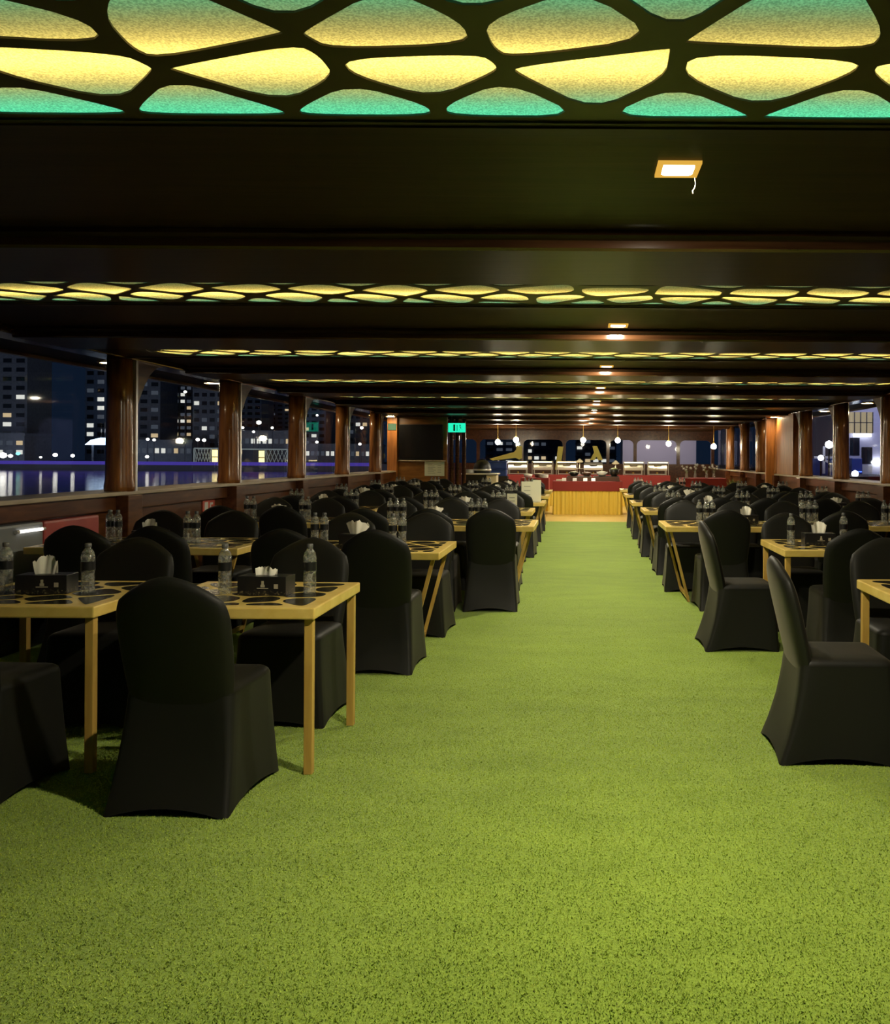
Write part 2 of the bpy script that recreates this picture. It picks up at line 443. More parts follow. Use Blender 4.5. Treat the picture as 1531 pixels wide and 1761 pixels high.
# eave soffits outside the windows
for s, nm in ((-1, 'left'), (1, 'right')):
    a, b_ = sorted((s*4.33, s*5.3))
    obj('eave_board', boxmesh('eave_board', M['ceil'], a, b_, -2.5, 28, 2.375, 2.44), ceiling)
    a, b_ = sorted((s*5.26, s*5.32))
    obj('fascia', boxmesh('fascia', M['wall'], a, b_, -2.5, 24, 2.345, 2.56), ceiling)
    a, b_ = sorted((s*4.08, s*4.34))
    obj('header_beam', boxmesh('header_beam', M['beam'], a, b_, -2.5, 23.2, 2.285, 2.56, 0.012), ceiling)

# ---- backlit lattice panels
LABEL_ORD = ['nearest', 'second', 'third', 'fourth', 'fifth', 'sixth', 'seventh', 'eighth', 'ninth']
def rrect(x0, x1, y0, y1, r, n=6):
    p = []
    for cx, cy, a0 in ((x1-r, y1-r, 0), (x0+r, y1-r, 90), (x0+r, y0+r, 180), (x1-r, y0+r, 270)):
        for i in range(n+1):
            a = math.radians(a0+90*i/n); p.append((cx+r*math.cos(a), cy+r*math.sin(a)))
    return p
lat_meshes = []
ROWS = ([(-0.075, 0.022, 0.39), (-0.285, 0.03, 0.40), (-0.535, 0.04, 0.42), (-0.72, 0.02, 0.42)],
        [(-0.030, 0.014, 0.40), (-0.20, 0.03, 0.38), (-0.44, 0.04, 0.40), (-0.67, 0.03, 0.42)])
for v in range(3):
    r = random.Random(21+v)
    bd = rrect(-3.66, 3.66, -LD+0.02, -0.02, 0.33)
    cells = voronoi(rows_of_seeds(-3.66, 3.66, ROWS[min(v, 1)], r, 0.14), bd, 0.0215, 0.026)
    mb = ringed(cells, 0.0, 0.005)
    # filler between the rounded outline and the straight opening
    an = sorted(math.atan2(p[1]+LD/2, p[0]) for p in bd+[(-3.7, -LD), (3.7, -LD), (3.7, 0), (-3.7, 0)])
    ip = [rayhit(bd, 0, -LD/2, a) for a in an]
    op = [rayhit([(-3.7, -LD), (3.7, -LD), (3.7, 0), (-3.7, 0)], 0, -LD/2, a) for a in an]
    fb = MB(); kk = len(an)
    fb.v += [(p[0], p[1], -0.006) for p in op]+[(p[0], p[1], -0.006) for p in ip]+[(p[0], p[1], 0.010) for p in ip]+[(p[0], p[1], 0.010) for p in op]
    for j in range(kk):
        jj = (j+1) % kk
        for q in range(3): fb.f.append((q*kk+j, q*kk+jj, (q+1)*kk+jj, (q+1)*kk+j))
    lat_meshes.append((mb.mesh('lattice', M['lattice'], recalc=True), fb.mesh('rim', M['lattice'])))
sheet = MB(); sheet.v = [(-3.67, -LD+0.01, 0.007), (3.67, -LD+0.01, 0.007), (3.67, -0.01, 0.007), (-3.67, -0.01, 0.007)]; sheet.f = [(0, 1, 2, 3)]
sheet = sheet.mesh('diffuser_sheet', M['sheet'], recalc=False)
hs = MB().box(-3.70, 3.70, -LD, 0.0, 0.16, 0.18).box(-3.70, 3.70, -LD, -LD+0.008, 0.024, 0.16).box(-3.70, 3.70, -0.008, 0, 0.024, 0.16)
hs.box(-3.70, -3.69, -LD+0.008, -0.008, 0.024, 0.16).box(3.69, 3.70, -LD+0.008, -0.008, 0.024, 0.16)
hs = hs.mesh('light_box', M['housing'])
STRIPS = [(0.06, 'teal', P_TEAL), (0.345, 'warm', P_WARM), (0.66, 'teal', P_TEAL*0.6)]
STRIPS_FAR = [(0.025, 'teal', P_TEAL*0.45), (0.29, 'warm', P_WARM*1.1), (0.68, 'teal', P_TEAL*0.35)]
for i, k in enumerate(KS):
    nm = 'overhead behind the camera' if k < 0 else LABEL_ORD[k]+' from the camera'
    t = thing('lattice_ceiling_light', 'backlit yellow and green honeycomb lattice ceiling panel, '+nm, 'ceiling light', (0, YF0+PITCH*k, ZL), 0, 'lattice ceiling lights')
    lm, fm = lat_meshes[0 if k == 0 else 1+k % 2]
    obj('lattice', lm, t); obj('rim', fm, t)
    obj('diffuser_sheet', sheet, t); obj('light_box', hs, t)
    for off, cname, pw in ([] if k < 0 else STRIPS if k == 0 else STRIPS_FAR):
        L = bpy.data.lights.new('led_strip', 'AREA'); L.shape = 'RECTANGLE'; L.size = 7.25; L.size_y = 0.02
        L.energy = pw; L.color = (1.0, 0.72, 0.17) if cname == 'warm' else (0.0, 0.88, 0.56)
        lo = bpy.data.objects.new('led_strip', L); COL.objects.link(lo); lo.parent = t; lo.location = (0, -off, 0.115)

# ---- side walls: lower panel, rail, posts, panes
def knee(mb, x, y, s):
    """curved bracket under the header, growing along +y"""
    pts = []
    for i in range(7):
        a = i/6*math.pi/2
        pts.append((0.05+0.55*(i/6), 2.285-0.50*(1-(i/6))**2.2))
    poly = [(0.0, 2.285), (0.0, 1.72)]+[(p[0], p[1]) for p in pts]
    lp = [[(x+dx, y+py, pz) for py, pz in poly] for dx in (-0.075, 0.075)]
    mb.loops(lp)
def side(s, nm, posts, yend, label):
    w = struct('wall_'+nm, None, label)
    def xb(a, b): return sorted((s*a, s*b))
    a, b_ = xb(4.25, 4.31)
    obj('lower_panel', boxmesh('lower_panel', M['blackpanel'] if s < 0 else M['wall'], a, b_, -2.5, posts[0]-0.6 if s < 0 else posts[0], 0, 1.0), w)
    a2, b2 = xb(4.235, 4.31)
    st = posts[0]-0.6 if s < 0 else posts[0]
    # boarded wall between the posts, one panel per bay
    ed = [st]+[p for p in posts if p > st+0.2]+[yend]
    for i in range(len(ed)-1):
        obj('wall_panel', boxmesh('wall_panel', M['wall'], a2, b2, ed[i]+0.03, ed[i+1]-0.03, 0, 1.0, 0.004), w)
    a3, b3 = xb(4.17, 4.30)
    obj('rail_plank', boxmesh('rail_plank', M['wall'], a3, b3, -2.5, yend, 0.92, 1.055, 0.008), w)
    a4, b4 = xb(4.10, 4.52)
    obj('rail_cap', boxmesh('rail_cap', M['railtop'], a4, b4, -2.5, yend, 1.055, 1.09, 0.008), w)
    shaft = MB().lathe([(0.125, 1.088), (0.128, 1.13), (0.118, 1.20), (0.115, 1.5), (0.110, 1.9), (0.108, 2.3)], 20).mesh('post', M['post'], True)
    kn = MB(); knee(kn, 0, 0.07, s); kn = kn.mesh('knee_bracket', M['wall'])
    low = boxmesh('post_base', M['wall'], -0.10, 0.10, -0.13, 0.13, 0, 1.055, 0.008)
    fr = boxmesh('window_frame', M['alu'], -0.018, 0.018, 0.0, 0.035, 1.088, 2.29)  # pale strip on the post edge, a highlight built as a shape
    for p in posts:
        q = obj('post', shaft, w, (s*4.21, p, 0))
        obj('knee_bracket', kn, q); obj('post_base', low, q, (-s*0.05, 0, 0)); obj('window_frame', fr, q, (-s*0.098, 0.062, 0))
    return w
LP = [5.49, 7.95, 10.41, 12.87, 15.33, 17.79]
RP = [9.65, 11.85, 14.1, 16.32, 18.5, 20.4, 22.4, 24.6]
wl = side(-1, 'left', LP, 19.45, 'brown wooden left side wall with rail, posts and open windows')
wr = side(1, 'right', RP, 27.9, 'brown wooden right side wall with rail, posts and windows')
def panes(s, ys, base):
    for i in range(len(ys)-1):
        x = s*4.36
        a, b_ = x-0.004, x+0.004
        pm = MB(); pm.v = [(x, ys[i]+0.02, 1.09), (x, ys[i+1]-0.02, 1.09), (x, ys[i+1]-0.02, 2.29), (x, ys[i]+0.02, 2.29)]; pm.f = [(0, 1, 2, 3)]
        t = struct('window_%d' % (base+i), pm.mesh('window', M['glass'], recalc=False), 'clear side window between two wooden posts')
panes(-1, [2.0]+LP+[19.4], 1)
panes(1, [6.0]+RP+[27.8], 20)

# ---- eave lamps and hall downlights
edisc = MB().lathe([(0.095, -0.012), (0.095, 0.0)], 16).mesh('lens', M['eave'])
ering = MB().loops([[(r_*math.cos(2*math.pi*j/16), r_*math.sin(2*math.pi*j/16), z) for j in range(16)] for r_, z in ((0.096, 0.0), (0.096, -0.016), (0.125, -0.012), (0.125, 0.0))], False, False).mesh('bezel', M['brass'])
def eave(s, ys, side_):
    for i, y in enumerate(ys):
        t = thing('eave_lamp', 'small round lamp under the %s eave, %s from the camera' % (side_, LABEL_ORD[i]), 'lamp', (s*4.85, y, 2.374), 0, 'round eave lamps')
        obj('lens', edisc, t); obj('bezel', ering, t)
eave(-1, [8.97, 11.44, 14.9, 17.6, 20.3, 22.6], 'left')
for i, (x, y, lab_) in enumerate(((-4.16, 19.0, 'small round lamp above the orange board beside the television'), (4.02, 18.15, 'small round lamp above the orange boards on the right'))):
    t = thing('board_lamp', lab_, 'lamp', (x, y, 2.284), 0, 'lamps above the boards')
    obj('lens', edisc, t); obj('bezel', ering, t)
eave(1, [9.6, 12.2, 14.8, 17.4, 20.0], 'right')

dl_lens = MB().prism(chaikin([(-0.05, -0.052), (0.05, -0.052), (0.05, 0.052), (-0.05, 0.052)], 2, 0.12), -0.008, -0.004).mesh('lens', M['lens'])
fb = MB()
for (x0, x1, y0, y1) in ((-0.068, 0.068, -0.07, -0.052), (-0.068, 0.068, 0.052, 0.07), (-0.068, -0.050, -0.052, 0.052), (0.050, 0.068, -0.052, 0.052)):
    fb.box(x0, x1, y0, y1, -0.009, 0.0)
dl_frame = fb.mesh('bezel', M['amber'])
dl_back = boxmesh('backplate', M['housing'], -0.05, 0.05, -0.052, 0.052, -0.003, 0.0)
for k in range(0, 8):
    nm = LABEL_ORD[k]+' from the camera'
    t = thing('square_downlight', 'small square lit downlight on the dark ceiling, '+nm, 'ceiling light', (0.30 if k == 0 else 0.25, 2.76 if k == 0 else 6.06+PITCH*(k-1), ZC), 0, 'square downlights')
    obj('lens', dl_lens, t); obj('bezel', dl_frame, t); obj('backplate', dl_back, t)
    if k == 0:
        mb = MB(); pp = [(0.060, 0.06, -0.008), (0.064, 0.062, -0.030), (0.061, 0.06, -0.044), (0.054, 0.061, -0.054), (0.056, 0.06, -0.062)]
        for i in range(4): mb.bar(pp[i], pp[i+1], 0.0012, 0.0012, 5)
        obj('loose_string', mb.mesh('loose_string', M['string']), t)
    L = bpy.data.lights.new('lamp_light', 'AREA'); L.shape = 'SQUARE'; L.size = 0.09; L.energy = P_DOWN*(1.35 if k == 0 else 0.88); L.color = (1.0, 0.91, 0.68)
    lo = bpy.data.objects.new('lamp_light', L); COL.objects.link(lo); lo.parent = t; lo.location = (0, 0, -0.011)

# ================================================================== FURNITURE
# ---- chair in a black stretch cover
def roundrect(wx, y0, y1, r, nside=8, nc=4):
    pts = []
    cs = ((wx-r, y1-r, 0), (-wx+r, y1-r, 90), (-wx+r, y0+r, 180), (wx-r, y0+r, 270))
    for i, (cx, cy, a0) in enumerate(cs):
        for j in range(nc):
            a = math.radians(a0+90*j/nc); pts.append((cx+r*math.cos(a), cy+r*math.sin(a)))
        a = math.radians(a0+90); e = (cx+r*math.cos(a), cy+r*math.sin(a))
        nx_ = cs[(i+1) % 4]; a2 = math.radians(nx_[2]); f = (nx_[0]+r*math.cos(a2), nx_[1]+r*math.sin(a2))
        for j in range(nside):
            t = j/nside; pts.append((e[0]*(1-t)+f[0]*t, e[1]*(1-t)+f[1]*t))
    return pts
def lerp_tab(tab, z):
    for i in range(len(tab)-1):
        if z <= tab[i+1][0]:
            t = (z-tab[i][0])/(tab[i+1][0]-tab[i][0])
            return [a+(b-a)*t for a, b in zip(tab[i][1:], tab[i+1][1:])]
    return list(tab[-1][1:])
SK = [(0.0, 0.252, -0.300, 0.252, 0.022), (0.10, 0.243, -0.262, 0.246, 0.024), (0.22, 0.234, -0.228, 0.242, 0.028), (0.34, 0.226, -0.206, 0.240, 0.034), (0.43, 0.222, -0.196, 0.240, 0.042), (0.452, 0.222, -0.194, 0.241, 0.045)]
def chair_meshes():
    mb = MB(); loops = []
    nz = 11
    for i in range(nz):
        z = 0.452*i/(nz-1)
        wx, y0, y1, r = lerp_tab(SK, z)
        rr = roundrect(wx, y0, y1, r)
        lp = []
        for j, (x, y) in enumerate(rr):
            side_t = (j % 12)
            arch = 0.0
            if side_t > 4:
                t = (side_t-4)/8.0; arch = 4*t*(1-t)
            zz = z+0.034*arch*(1-i/(nz-1))**2
            pull = 0.020*arch*(1-i/(nz-1))*(0.35+0.65*(i/(nz-1)))
            ln = math.hypot(x, y) or 1
            x2 = x-(pull*(1 if x > 0 else -1) if abs(x) > wx-0.012 else 0)
            y2 = y-(pull*(1 if y > 0 else -1) if (y > y1-0.012 or y < y0+0.012) else 0)
            lp.append((x2, y2, zz))
        loops.append(lp)
    mb.loops(loops, False, False)
    skirt = mb.mesh('skirt_cover', M['spandex'], True)
    mb = MB(); loops = []
    for z, ins in ((0.440, 0.004), (0.455, 0.0), (0.472, 0.006), (0.484, 0.020), (0.490, 0.05), (0.493, 0.11), (0.494, 0.17)):
        wx, y0, y1, r = lerp_tab(SK, 0.452)
        loops.append([(x, y, z) for x, y in roundrect(wx-ins, y0+ins, y1-ins, max(0.02, r-ins*0.3))])
    mb.loops(loops, True, True)
    seat = mb.mesh('seat_cover', M['spandex'], True)
    # backrest
    nu, nv = 25, 17
    mb = MB()
    def zt(u): return 0.948-0.100*abs(u)**1.75
    def surf(sgn):
        pts = []
        for i in range(nu):
            u = -1+2*i/(nu-1); u = math.copysign(abs(u)**0.8, u)
            for j in range(nv):
                v = j/(nv-1); v = 1-(1-v)**1.35
                hw = 0.203+0.030*math.sin(min(1, v/0.72)*math.pi/2)-0.022*max(0, (v-0.80)/0.20)**2.2
                z = 0.34+v*(zt(u)-0.34)
                yc = -0.150-0.128*max(0, (z-0.38)/0.57)**1.15
                th = 0.034*(1-abs(u)**7)**0.5*(1-v**12)**0.5+0.002
                bow = 0.014*(1-u*u)*min(1, v*2.5)
                pts.append((u*hw, yc-bow+sgn*th, z))
        return pts
    f, bk = surf(1), surf(-1)
    mb.grid(f, nu, nv); b0 = len(mb.v); mb.grid(bk, nu, nv)
    # close the edge
    rim = [i*nv for i in range(nu)]
    e = [0*nv+j for j in range(nv)]+[i*nv+nv-1 for i in range(1, nu)]+[(nu-1)*nv+j for j in range(nv-2, -1, -1)]+[i*nv for i in range(nu-2, 0, -1)]
    for i in range(len(e)):
        a, c = e[i], e[(i+1) % len(e)]
        mb.f.append((a, c, b0+c, b0+a))
    back = mb.mesh('backrest_cover', M['spandex'], True)
    return skirt, seat, back
CH = chair_meshes()
SEAT_N = [0]
def chair(x, y, rz, label):
    t = thing('banquet_chair', label, 'chair', (x, y, 0), rz, 'black covered banquet chairs')
    obj('skirt_cover', CH[0], t); obj('seat_cover', CH[1], t); obj('backrest_cover', CH[2], t)
    return t

# ---- tables
def inlay_polys(w, d, seed):
    r = random.Random(seed)
    px, py = 0.225, 0.155
    bd = [(-w/2, -d/2), (w/2, -d/2), (w/2, d/2), (-w/2, d/2)]
    out = []
    for full, inner in voronoi(honey(-w/2, w/2, -d/2, d/2, px, py, r, 0.28, 0.25), bd, 0.017, 0.060):
        if inner and parea(inner) > 0.0016: out.append(chaikin(inner, 2, 0.2))
    return out
TOPZ, TTH = 0.75, 0.052
def table(xl, xr, yf, yb, where, style, seed, single, rz=0.0):
    w, d = xr-xl, yb-yf
    t = thing('dining_table', 'yellow wooden table with dark honeycomb inlays, '+where, 'table', ((xl+xr)/2, (yf+yb)/2, 0), rz, 'yellow dining tables')
    top = obj('table_top', boxmesh('table_top', M['table'], -w/2, w/2, -d/2, d/2, TOPZ-TTH, TOPZ, 0.007), t)
    polys = inlay_polys(w, d, seed)
    if single:
        for p in polys:
            obj('inlay', MB().prism(p, TOPZ-0.004, TOPZ+0.0015).mesh('inlay', M['inlay']), top)
    else:
        mb = MB()
        for p in polys: mb.prism(p, TOPZ-0.004, TOPZ+0.0015)
        tag(obj('inlay_pattern', mb.mesh('inlay_pattern', M['inlay']), top), kind='stuff')
    if style == 'straight':
        lg = boxmesh('leg', M['leg'], -0.019, 0.019, -0.019, 0.019, 0, TOPZ-TTH, 0.003)
        for sx in (-1, 1):
            for sy in (-1, 1):
                obj('leg', lg, t, (sx*(w/2-0.035), sy*(d/2-0.045), 0))
    else:
        for sx in (-1, 1):
            xt, xb = sx*(w/2-0.06), sx*(w/2-0.24)
            for sy in (-1, 1):
                mb = MB().bar((xt, sy*(d/2-0.12), TOPZ-TTH), (xb, sy*(d/2-0.12), 0.0), 0.026, 0.026)
                obj('leg', mb.mesh('leg', M['leg']), t)
            mb = MB().bar((xb-sx*-0.012, -(d/2-0.10), 0.05), (xb-sx*-0.012, d/2-0.10, 0.05), 0.024, 0.03)
            obj('stretcher', mb.mesh('stretcher', M['leg']), t)
    return t

# ---- water bottle
bot = MB().lathe([(0.006, 0.004), (0.022, 0.0), (0.030, 0.004), (0.031, 0.02), (0.0295, 0.035), (0.031, 0.05), (0.0295, 0.066), (0.031, 0.082), (0.0295, 0.096), (0.0310, 0.11),
                  (0.0305, 0.158), (0.0318, 0.168), (0.0312, 0.180), (0.026, 0.200), (0.017, 0.214), (0.013, 0.220), (0.013, 0.226)], 18).mesh('bottle_body', M['bottle'], True)
lab = MB().loops([[(0.0318*math.cos(2*math.pi*j/18), 0.0318*math.sin(2*math.pi*j/18), z) for j in range(18)] for z in (0.114, 0.155)], False, False).mesh('bottle_label', M['label'], True)
capm = MB().lathe([(0.0145, 0.222), (0.0150, 0.226), (0.0150, 0.240), (0.013, 0.243)], 16).mesh('bottle_cap', M['cap'], True)
def bottle(x, y, label):
    t = thing('water_bottle', label, 'bottle', (x, y, TOPZ+0.0016), rnd.uniform(0, 6.28), 'clear water bottles')
    bo = obj('bottle_body', bot, t); obj('bottle_label', lab, bo); obj('bottle_cap', capm, t)

# ---- tissue box
tb = MB().box(-0.12, 0.12, -0.058, 0.058, 0, 0.092).mesh('box_body', M['tbox'], bevel=0.003)
slot = MB().prism(chaikin([(-0.065, -0.02), (0.065, -0.02), (0.065, 0.02), (-0.065, 0.02)], 3, 0.25), 0.0918, 0.0928).mesh('slot', M['label'])
emb = MB().box(0.0, 0.012, -0.0592, -0.0578, 0.052, 0.070).box(-0.004, 0.016, -0.0592, -0.0578, 0.040, 0.052).box(-0.022, 0.034, -0.0592, -0.0578, 0.033, 0.037)
emb = emb.mesh('emblem', M['boxprint'])
sq = MB().box(0.062, 0.082, -0.0592, -0.0578, 0.034, 0.056).mesh('printed_square', M['boxprint'])
def tissue_mesh(seed, hgt, spread):
    r = random.Random(seed); mb = MB(); nu, nv = 15, 8
    for sgn in (1, -1):
        pts = []
        for i in range(nu):
            u = -1+2*i/(nu-1)
            top = hgt*(0.55+0.45*math.cos(u*1.25+r.uniform(-0.1, 0.1)))*(0.85+0.3*r.random())
            for j in range(nv):
                v = j/(nv-1)
                x = u*(0.045+spread*v*(0.75+0.25*math.sin(3*u+seed)))
                fold = 0.014*math.sin(u*3.1+seed)+0.004*math.sin(u*9+seed*2)
                y = sgn*0.016*(1-v**1.5)+fold*(0.3+v)
                pts.append((x, y, 0.088+top*v))
        mb.grid(pts, nu, nv)
    return mb.mesh('tissue', M['tissue'], True, recalc=False)
TS = [tissue_mesh(3, 0.045, 0.015), tissue_mesh(8, 0.085, 0.03), tissue_mesh(5, 0.10, 0.045), tissue_mesh(11, 0.075, 0.035)]
def tissue_box(x, y, rz, where, v):
    t = thing('tissue_box', 'black tissue box with a white tissue on '+where, 'tissue box', (x, y, TOPZ+0.0016), rz, 'black tissue boxes')
    bo = obj('box_body', tb, t); obj('slot', slot, bo); obj('emblem', emb, bo); obj('printed_square', sq, bo)
    obj('tissue', TS[v % 4], t)

# ---- layout: (xl, xr, yf, yb, where, leg style, near chairs, far chairs, bottle groups, tissue x, single inlays)
NUM = ['', 'single', 'pair', 'trio', 'four', 'five', 'six']
def setting(xl, xr, yf, yb, where, style, near, far, groups, tx, single, seed, inner, rz=0.0):
    table(xl, xr, yf, yb, where, style, seed, single, rz)
    yc = (yf+yb)/2
    def seatname(i, n, xs):
        if n == 1: return 'single seat'
        order = sorted(xs, key=lambda q: abs(q)); j = order.index(xs[i])
        return ['seat closest to the aisle', 'second seat from aisle', 'third seat from aisle'][j] if n > 2 or j == 0 else 'seat away from aisle'
    for i, x in enumerate(near):
        chair(x, yf-0.14+rnd.uniform(-0.03, 0.03), rnd.uniform(-0.05, 0.05), 'black-covered chair, back turned to camera, at %s, %s' % (where, seatname(i, len(near), near)))
    for i, x in enumerate(far):
        chair(x, yb+0.13+rnd.uniform(-0.03, 0.03), math.pi+rnd.uniform(-0.05, 0.05), 'black-covered chair facing the camera at %s, %s' % (where, seatname(i, len(far), far)))
    allb = []
    for gx, n, gy in groups:
        for q in range(n):
            allb.append((gx+(q-(n-1)/2)*0.068, yc+gy+rnd.uniform(-0.012, 0.012)))
    allb.sort()
    for q, (bx, by) in enumerate(allb):
        nm = 'leftmost bottle' if q == 0 else ('rightmost bottle' if q == len(allb)-1 else ['', 'second', 'third', 'fourth', 'fifth'][q]+' bottle from left')
        bottle(bx, by, 'clear water bottle with dark label on %s, %s' % (where, nm))
    if tx is not None:
        tissue_box(tx, yc-0.02, rnd.uniform(-0.08, 0.08), where, seed)

S = setting
# left of the aisle
S(-2.00, -1.18, 3.87, 4.67, 'front left table beside the aisle', 'straight', [-1.62], [-1.58], [(-1.73, 1, -0.03), (-1.325, 1, 0.0)], -1.53, True, 4, True)
S(-2.98, -2.16, 3.87, 4.67, 'front left table at the picture edge', 'straight', [-2.57], [-2.57], [(-2.80, 1, -0.03), (-2.39, 1, -0.03)], -2.60, True, 9, True)
S(-2.30, -0.99, 6.10, 6.95, 'second-row left aisle table', 'slant', [-1.344, -1.94], [-1.31, -1.95], [(-1.97, 2, 0.05), (-1.37, 2, 0.0)], -1.67, True, 14, True)
S(-4.03, -2.48, 6.30, 7.12, 'second-row left window table', 'slant', [-3.41, -2.88], [-3.0, -3.6], [(-3.62, 2, 0.05), (-2.97, 2, -0.05)], -3.30, True, 17, True)
S(-2.40, -0.455, 8.43, 9.35, 'third-row left aisle table', 'slant', [-0.837, -1.40, -2.0], [-0.90, -1.46, -2.05], [(-1.88, 3, 0.0), (-1.05, 3, 0.0)], -1.48, True, 23, True)
S(-4.03, -2.55, 8.70, 9.50, 'third-row left window table', 'slant', [-2.84, -3.42], [-2.9, -3.5], [(-3.45, 2, 0.0), (-2.88, 2, 0.0)], -3.15, True, 27, True)
ROWN = ['fourth-row', 'fifth-row', 'sixth-row', 'seventh-row']
for i, (yi, xr_) in enumerate(((10.65, -0.60), (12.72, -0.54), (14.9, -0.56), (17.05, -0.58))):
    yo = yi+0.15
    S(-2.35, xr_, yi, yi+0.82, ROWN[i]+' left aisle table', 'slant', [xr_-0.36, xr_-0.92, xr_-1.46], [xr_-0.40, xr_-0.96, xr_-1.5], [(-1.9, 3, 0.0), (-1.05, 3, 0.0)], -1.47, False, 31+i, True)
    S(-4.03, -2.55, yo, yo+0.8, ROWN[i]+' left window table', 'slant', [-2.88, -3.46], [-2.92, -3.5], [(-3.65, 3, 0.0), (-2.95, 3, 0.0)], -3.3, False, 41+i, True)
# right of the aisle
S(1.55, 2.40, 4.08, 4.90, 'front right table at the picture edge', 'straight', [], [1.86], [], None, True, 51, True)
S(1.50, 2.32, 6.42, 7.28, 'second-row right table', 'straight', [1.92], [1.82], [(1.64, 1, -0.05), (2.09, 1, 0.08)], 1.86, True, 53, True)
S(0.83, 2.50, 8.50, 9.35, 'third-row right aisle table', 'slant', [1.35, 2.45], [1.15, 1.72, 2.28], [(1.28, 3, 0.0), (2.36, 3, 0.1)], 1.68, True, 57, True)
S(2.85, 4.03, 8.70, 9.50, 'third-row right window table', 'slant', [3.2], [3.15, 3.72], [(3.2, 2, 0.0), (3.8, 2, 0.0)], 3.5, True, 59, True)
for i, (yi, xl_) in enumerate(((10.95, 0.80), (12.9, 0.76), (15.5, 0.79), (17.95, 0.82))):
    yo = yi+0.1
    if i < 3: S(xl_, 2.45, yi, yi+0.82, ROWN[i]+' right aisle table', 'slant', [xl_+0.36, xl_+0.92, xl_+1.46], [xl_+0.40, xl_+0.96, xl_+1.5], [(1.2, 3, 0.0), (2.1, 3, 0.0)], 1.65, False, 61+i, True)
    else: S(xl_, 2.45, yi, yi+0.8, ROWN[i]+' right aisle table', 'slant', [xl_+0.36, xl_+0.92], [], [(1.2, 3, 0.0), (2.1, 3, 0.0)], 1.65, False, 61+i, True)
    if i < 3: S(2.62, 4.03, yo, yo+0.8, ROWN[i]+' right window table', 'slant', [2.95, 3.52], [2.98, 3.56], [(2.95, 3, 0.0), (3.7, 3, 0.0)], 3.35, False, 71+i, True)
# two chairs drawn out into the aisle, turned sideways
chair(1.235, 4.29, -math.pi/2-0.02, 'black-covered chair turned sideways in the aisle at the right picture edge')
chair(1.21, 6.66, -math.pi/2+0.04, 'black-covered chair turned sideways at the aisle end of second-row right table')

# ---- menu cards standing on far tables
def menu(x, y, w, h, rz, label, folded):
    t = thing('menu_card', label, 'menu', (x, y, TOPZ+0.0016), rz, 'standing menu cards')
    a = MB().bar((0, 0, 0), (0, 0.03, h), w, 0.004); obj('front_page', a.mesh('front_page', M['paper']), t)
    if folded:
        a = MB().bar((w*0.86, 0.02, 0), (w*0.86, 0.05, h*1.08), w*0.72, 0.004); obj('side_page', a.mesh('side_page', M['paper']), t)
    pr = MB()
    for q in range(3): pr.box(-w*0.28, w*0.28, -0.006+0.03*(0.35+0.2*q), -0.0045+0.03*(0.35+0.2*q), h*(0.35+0.2*q), h*(0.35+0.2*q)+0.008)
    obj('printed_lines', pr.mesh('printed_lines', M['ink']), t)
menu(-0.86, 10.85, 0.125, 0.21, 0.0, 'white menu card standing on fourth-row left aisle table', False)
menu(-0.80, 12.95, 0.17, 0.30, 0.1, 'tall folded menu card standing on fifth-row left aisle table', True)

# ================================================================== FAR END OF THE HALL
def polyprism_y(pts, y0, y1):
    """outline in x,z extruded along y"""
    return MB().loops([[(x, y0, z) for x, z in pts], [(x, y1, z) for x, z in pts]])
# partition with the screen, left
pw = struct('wall_partition', boxmesh('wall_partition', M['tanpanel'], -4.12, -3.0, 19.47, 19.55, 0, 2.29), 'tan plywood partition carrying a black screen')
obj('edge_board', boxmesh('edge_board', M['orange'], -4.30, -4.085, 19.30, 19.46, 0.0, 2.30, 0.006), pw)
obj('ledge', boxmesh('ledge', M['railtop'], -4.08, -3.03, 19.42, 19.47, 1.30, 1.325, 0.004), pw)
t = thing('television', 'wide black television screen on the left partition', 'television', (-3.575, 19.47, 1.335))
obj('frame', boxmesh('frame', M['tvframe'], -0.495, 0.495, -0.05, -0.002, 0, 0.79, 0.006), t)
obj('screen', boxmesh('screen', M['tv'], -0.475, 0.475, -0.054, -0.0505, 0.02, 0.77), t)
t = thing('notice_sheet', 'white printed notice sheet below the black television', 'notice', (-3.275, 19.462, 0.975))
obj('sheet', boxmesh('sheet', M['paper'], -0.22, 0.22, -0.008, 0.0, 0, 0.33), t)
mb = MB()
for q in range(7): mb.box(-0.15, -0.15+[0.17, 0.14, 0.18, 0.12, 0.17, 0.15, 0.1][q], -0.0095, -0.0082, 0.06+q*0.032, 0.07+q*0.032)
for q in range(4): mb.box(0.07, 0.15, -0.0095, -0.0082, 0.08+q*0.05, 0.09+q*0.05)
obj('printed_lines', mb.mesh('printed_lines', M['ink']), t)
t = thing('small_sign', 'small pale green sign at the top of the orange board', 'sign', (-4.19, 19.298, 1.99))
obj('face', boxmesh('face', M['sign2'], -0.09, 0.09, -0.012, -0.002, 0, 0.14), t)
obj('backing', boxmesh('backing', M['darkmetal'], -0.095, 0.095, -0.0018, 0.0, -0.005, 0.145), t)
for q, x in enumerate((-2.98, -2.86, -2.72)):
    struct('trim_%d' % (q+1), MB().lathe([(0.055, 0), (0.05, 0.1), (0.048, 2.2), (0.06, 2.345)], 14).mesh('trim', M['beam'], True), 'slim dark post beside the partition', None, (x, 20.0+0.1*q, 0))
t = thing('exit_sign', 'green lit exit sign hanging from the ceiling', 'exit sign', (-2.745, 19.2, 1.945))
obj('light_panel', boxmesh('light_panel', M['exit'], -0.19, 0.19, -0.012, 0.012, 0, 0.20, 0.004), t)
mb = MB()
mb.box(-0.075, -0.035, -0.016, -0.0125, 0.03, 0.17)          # door leaf
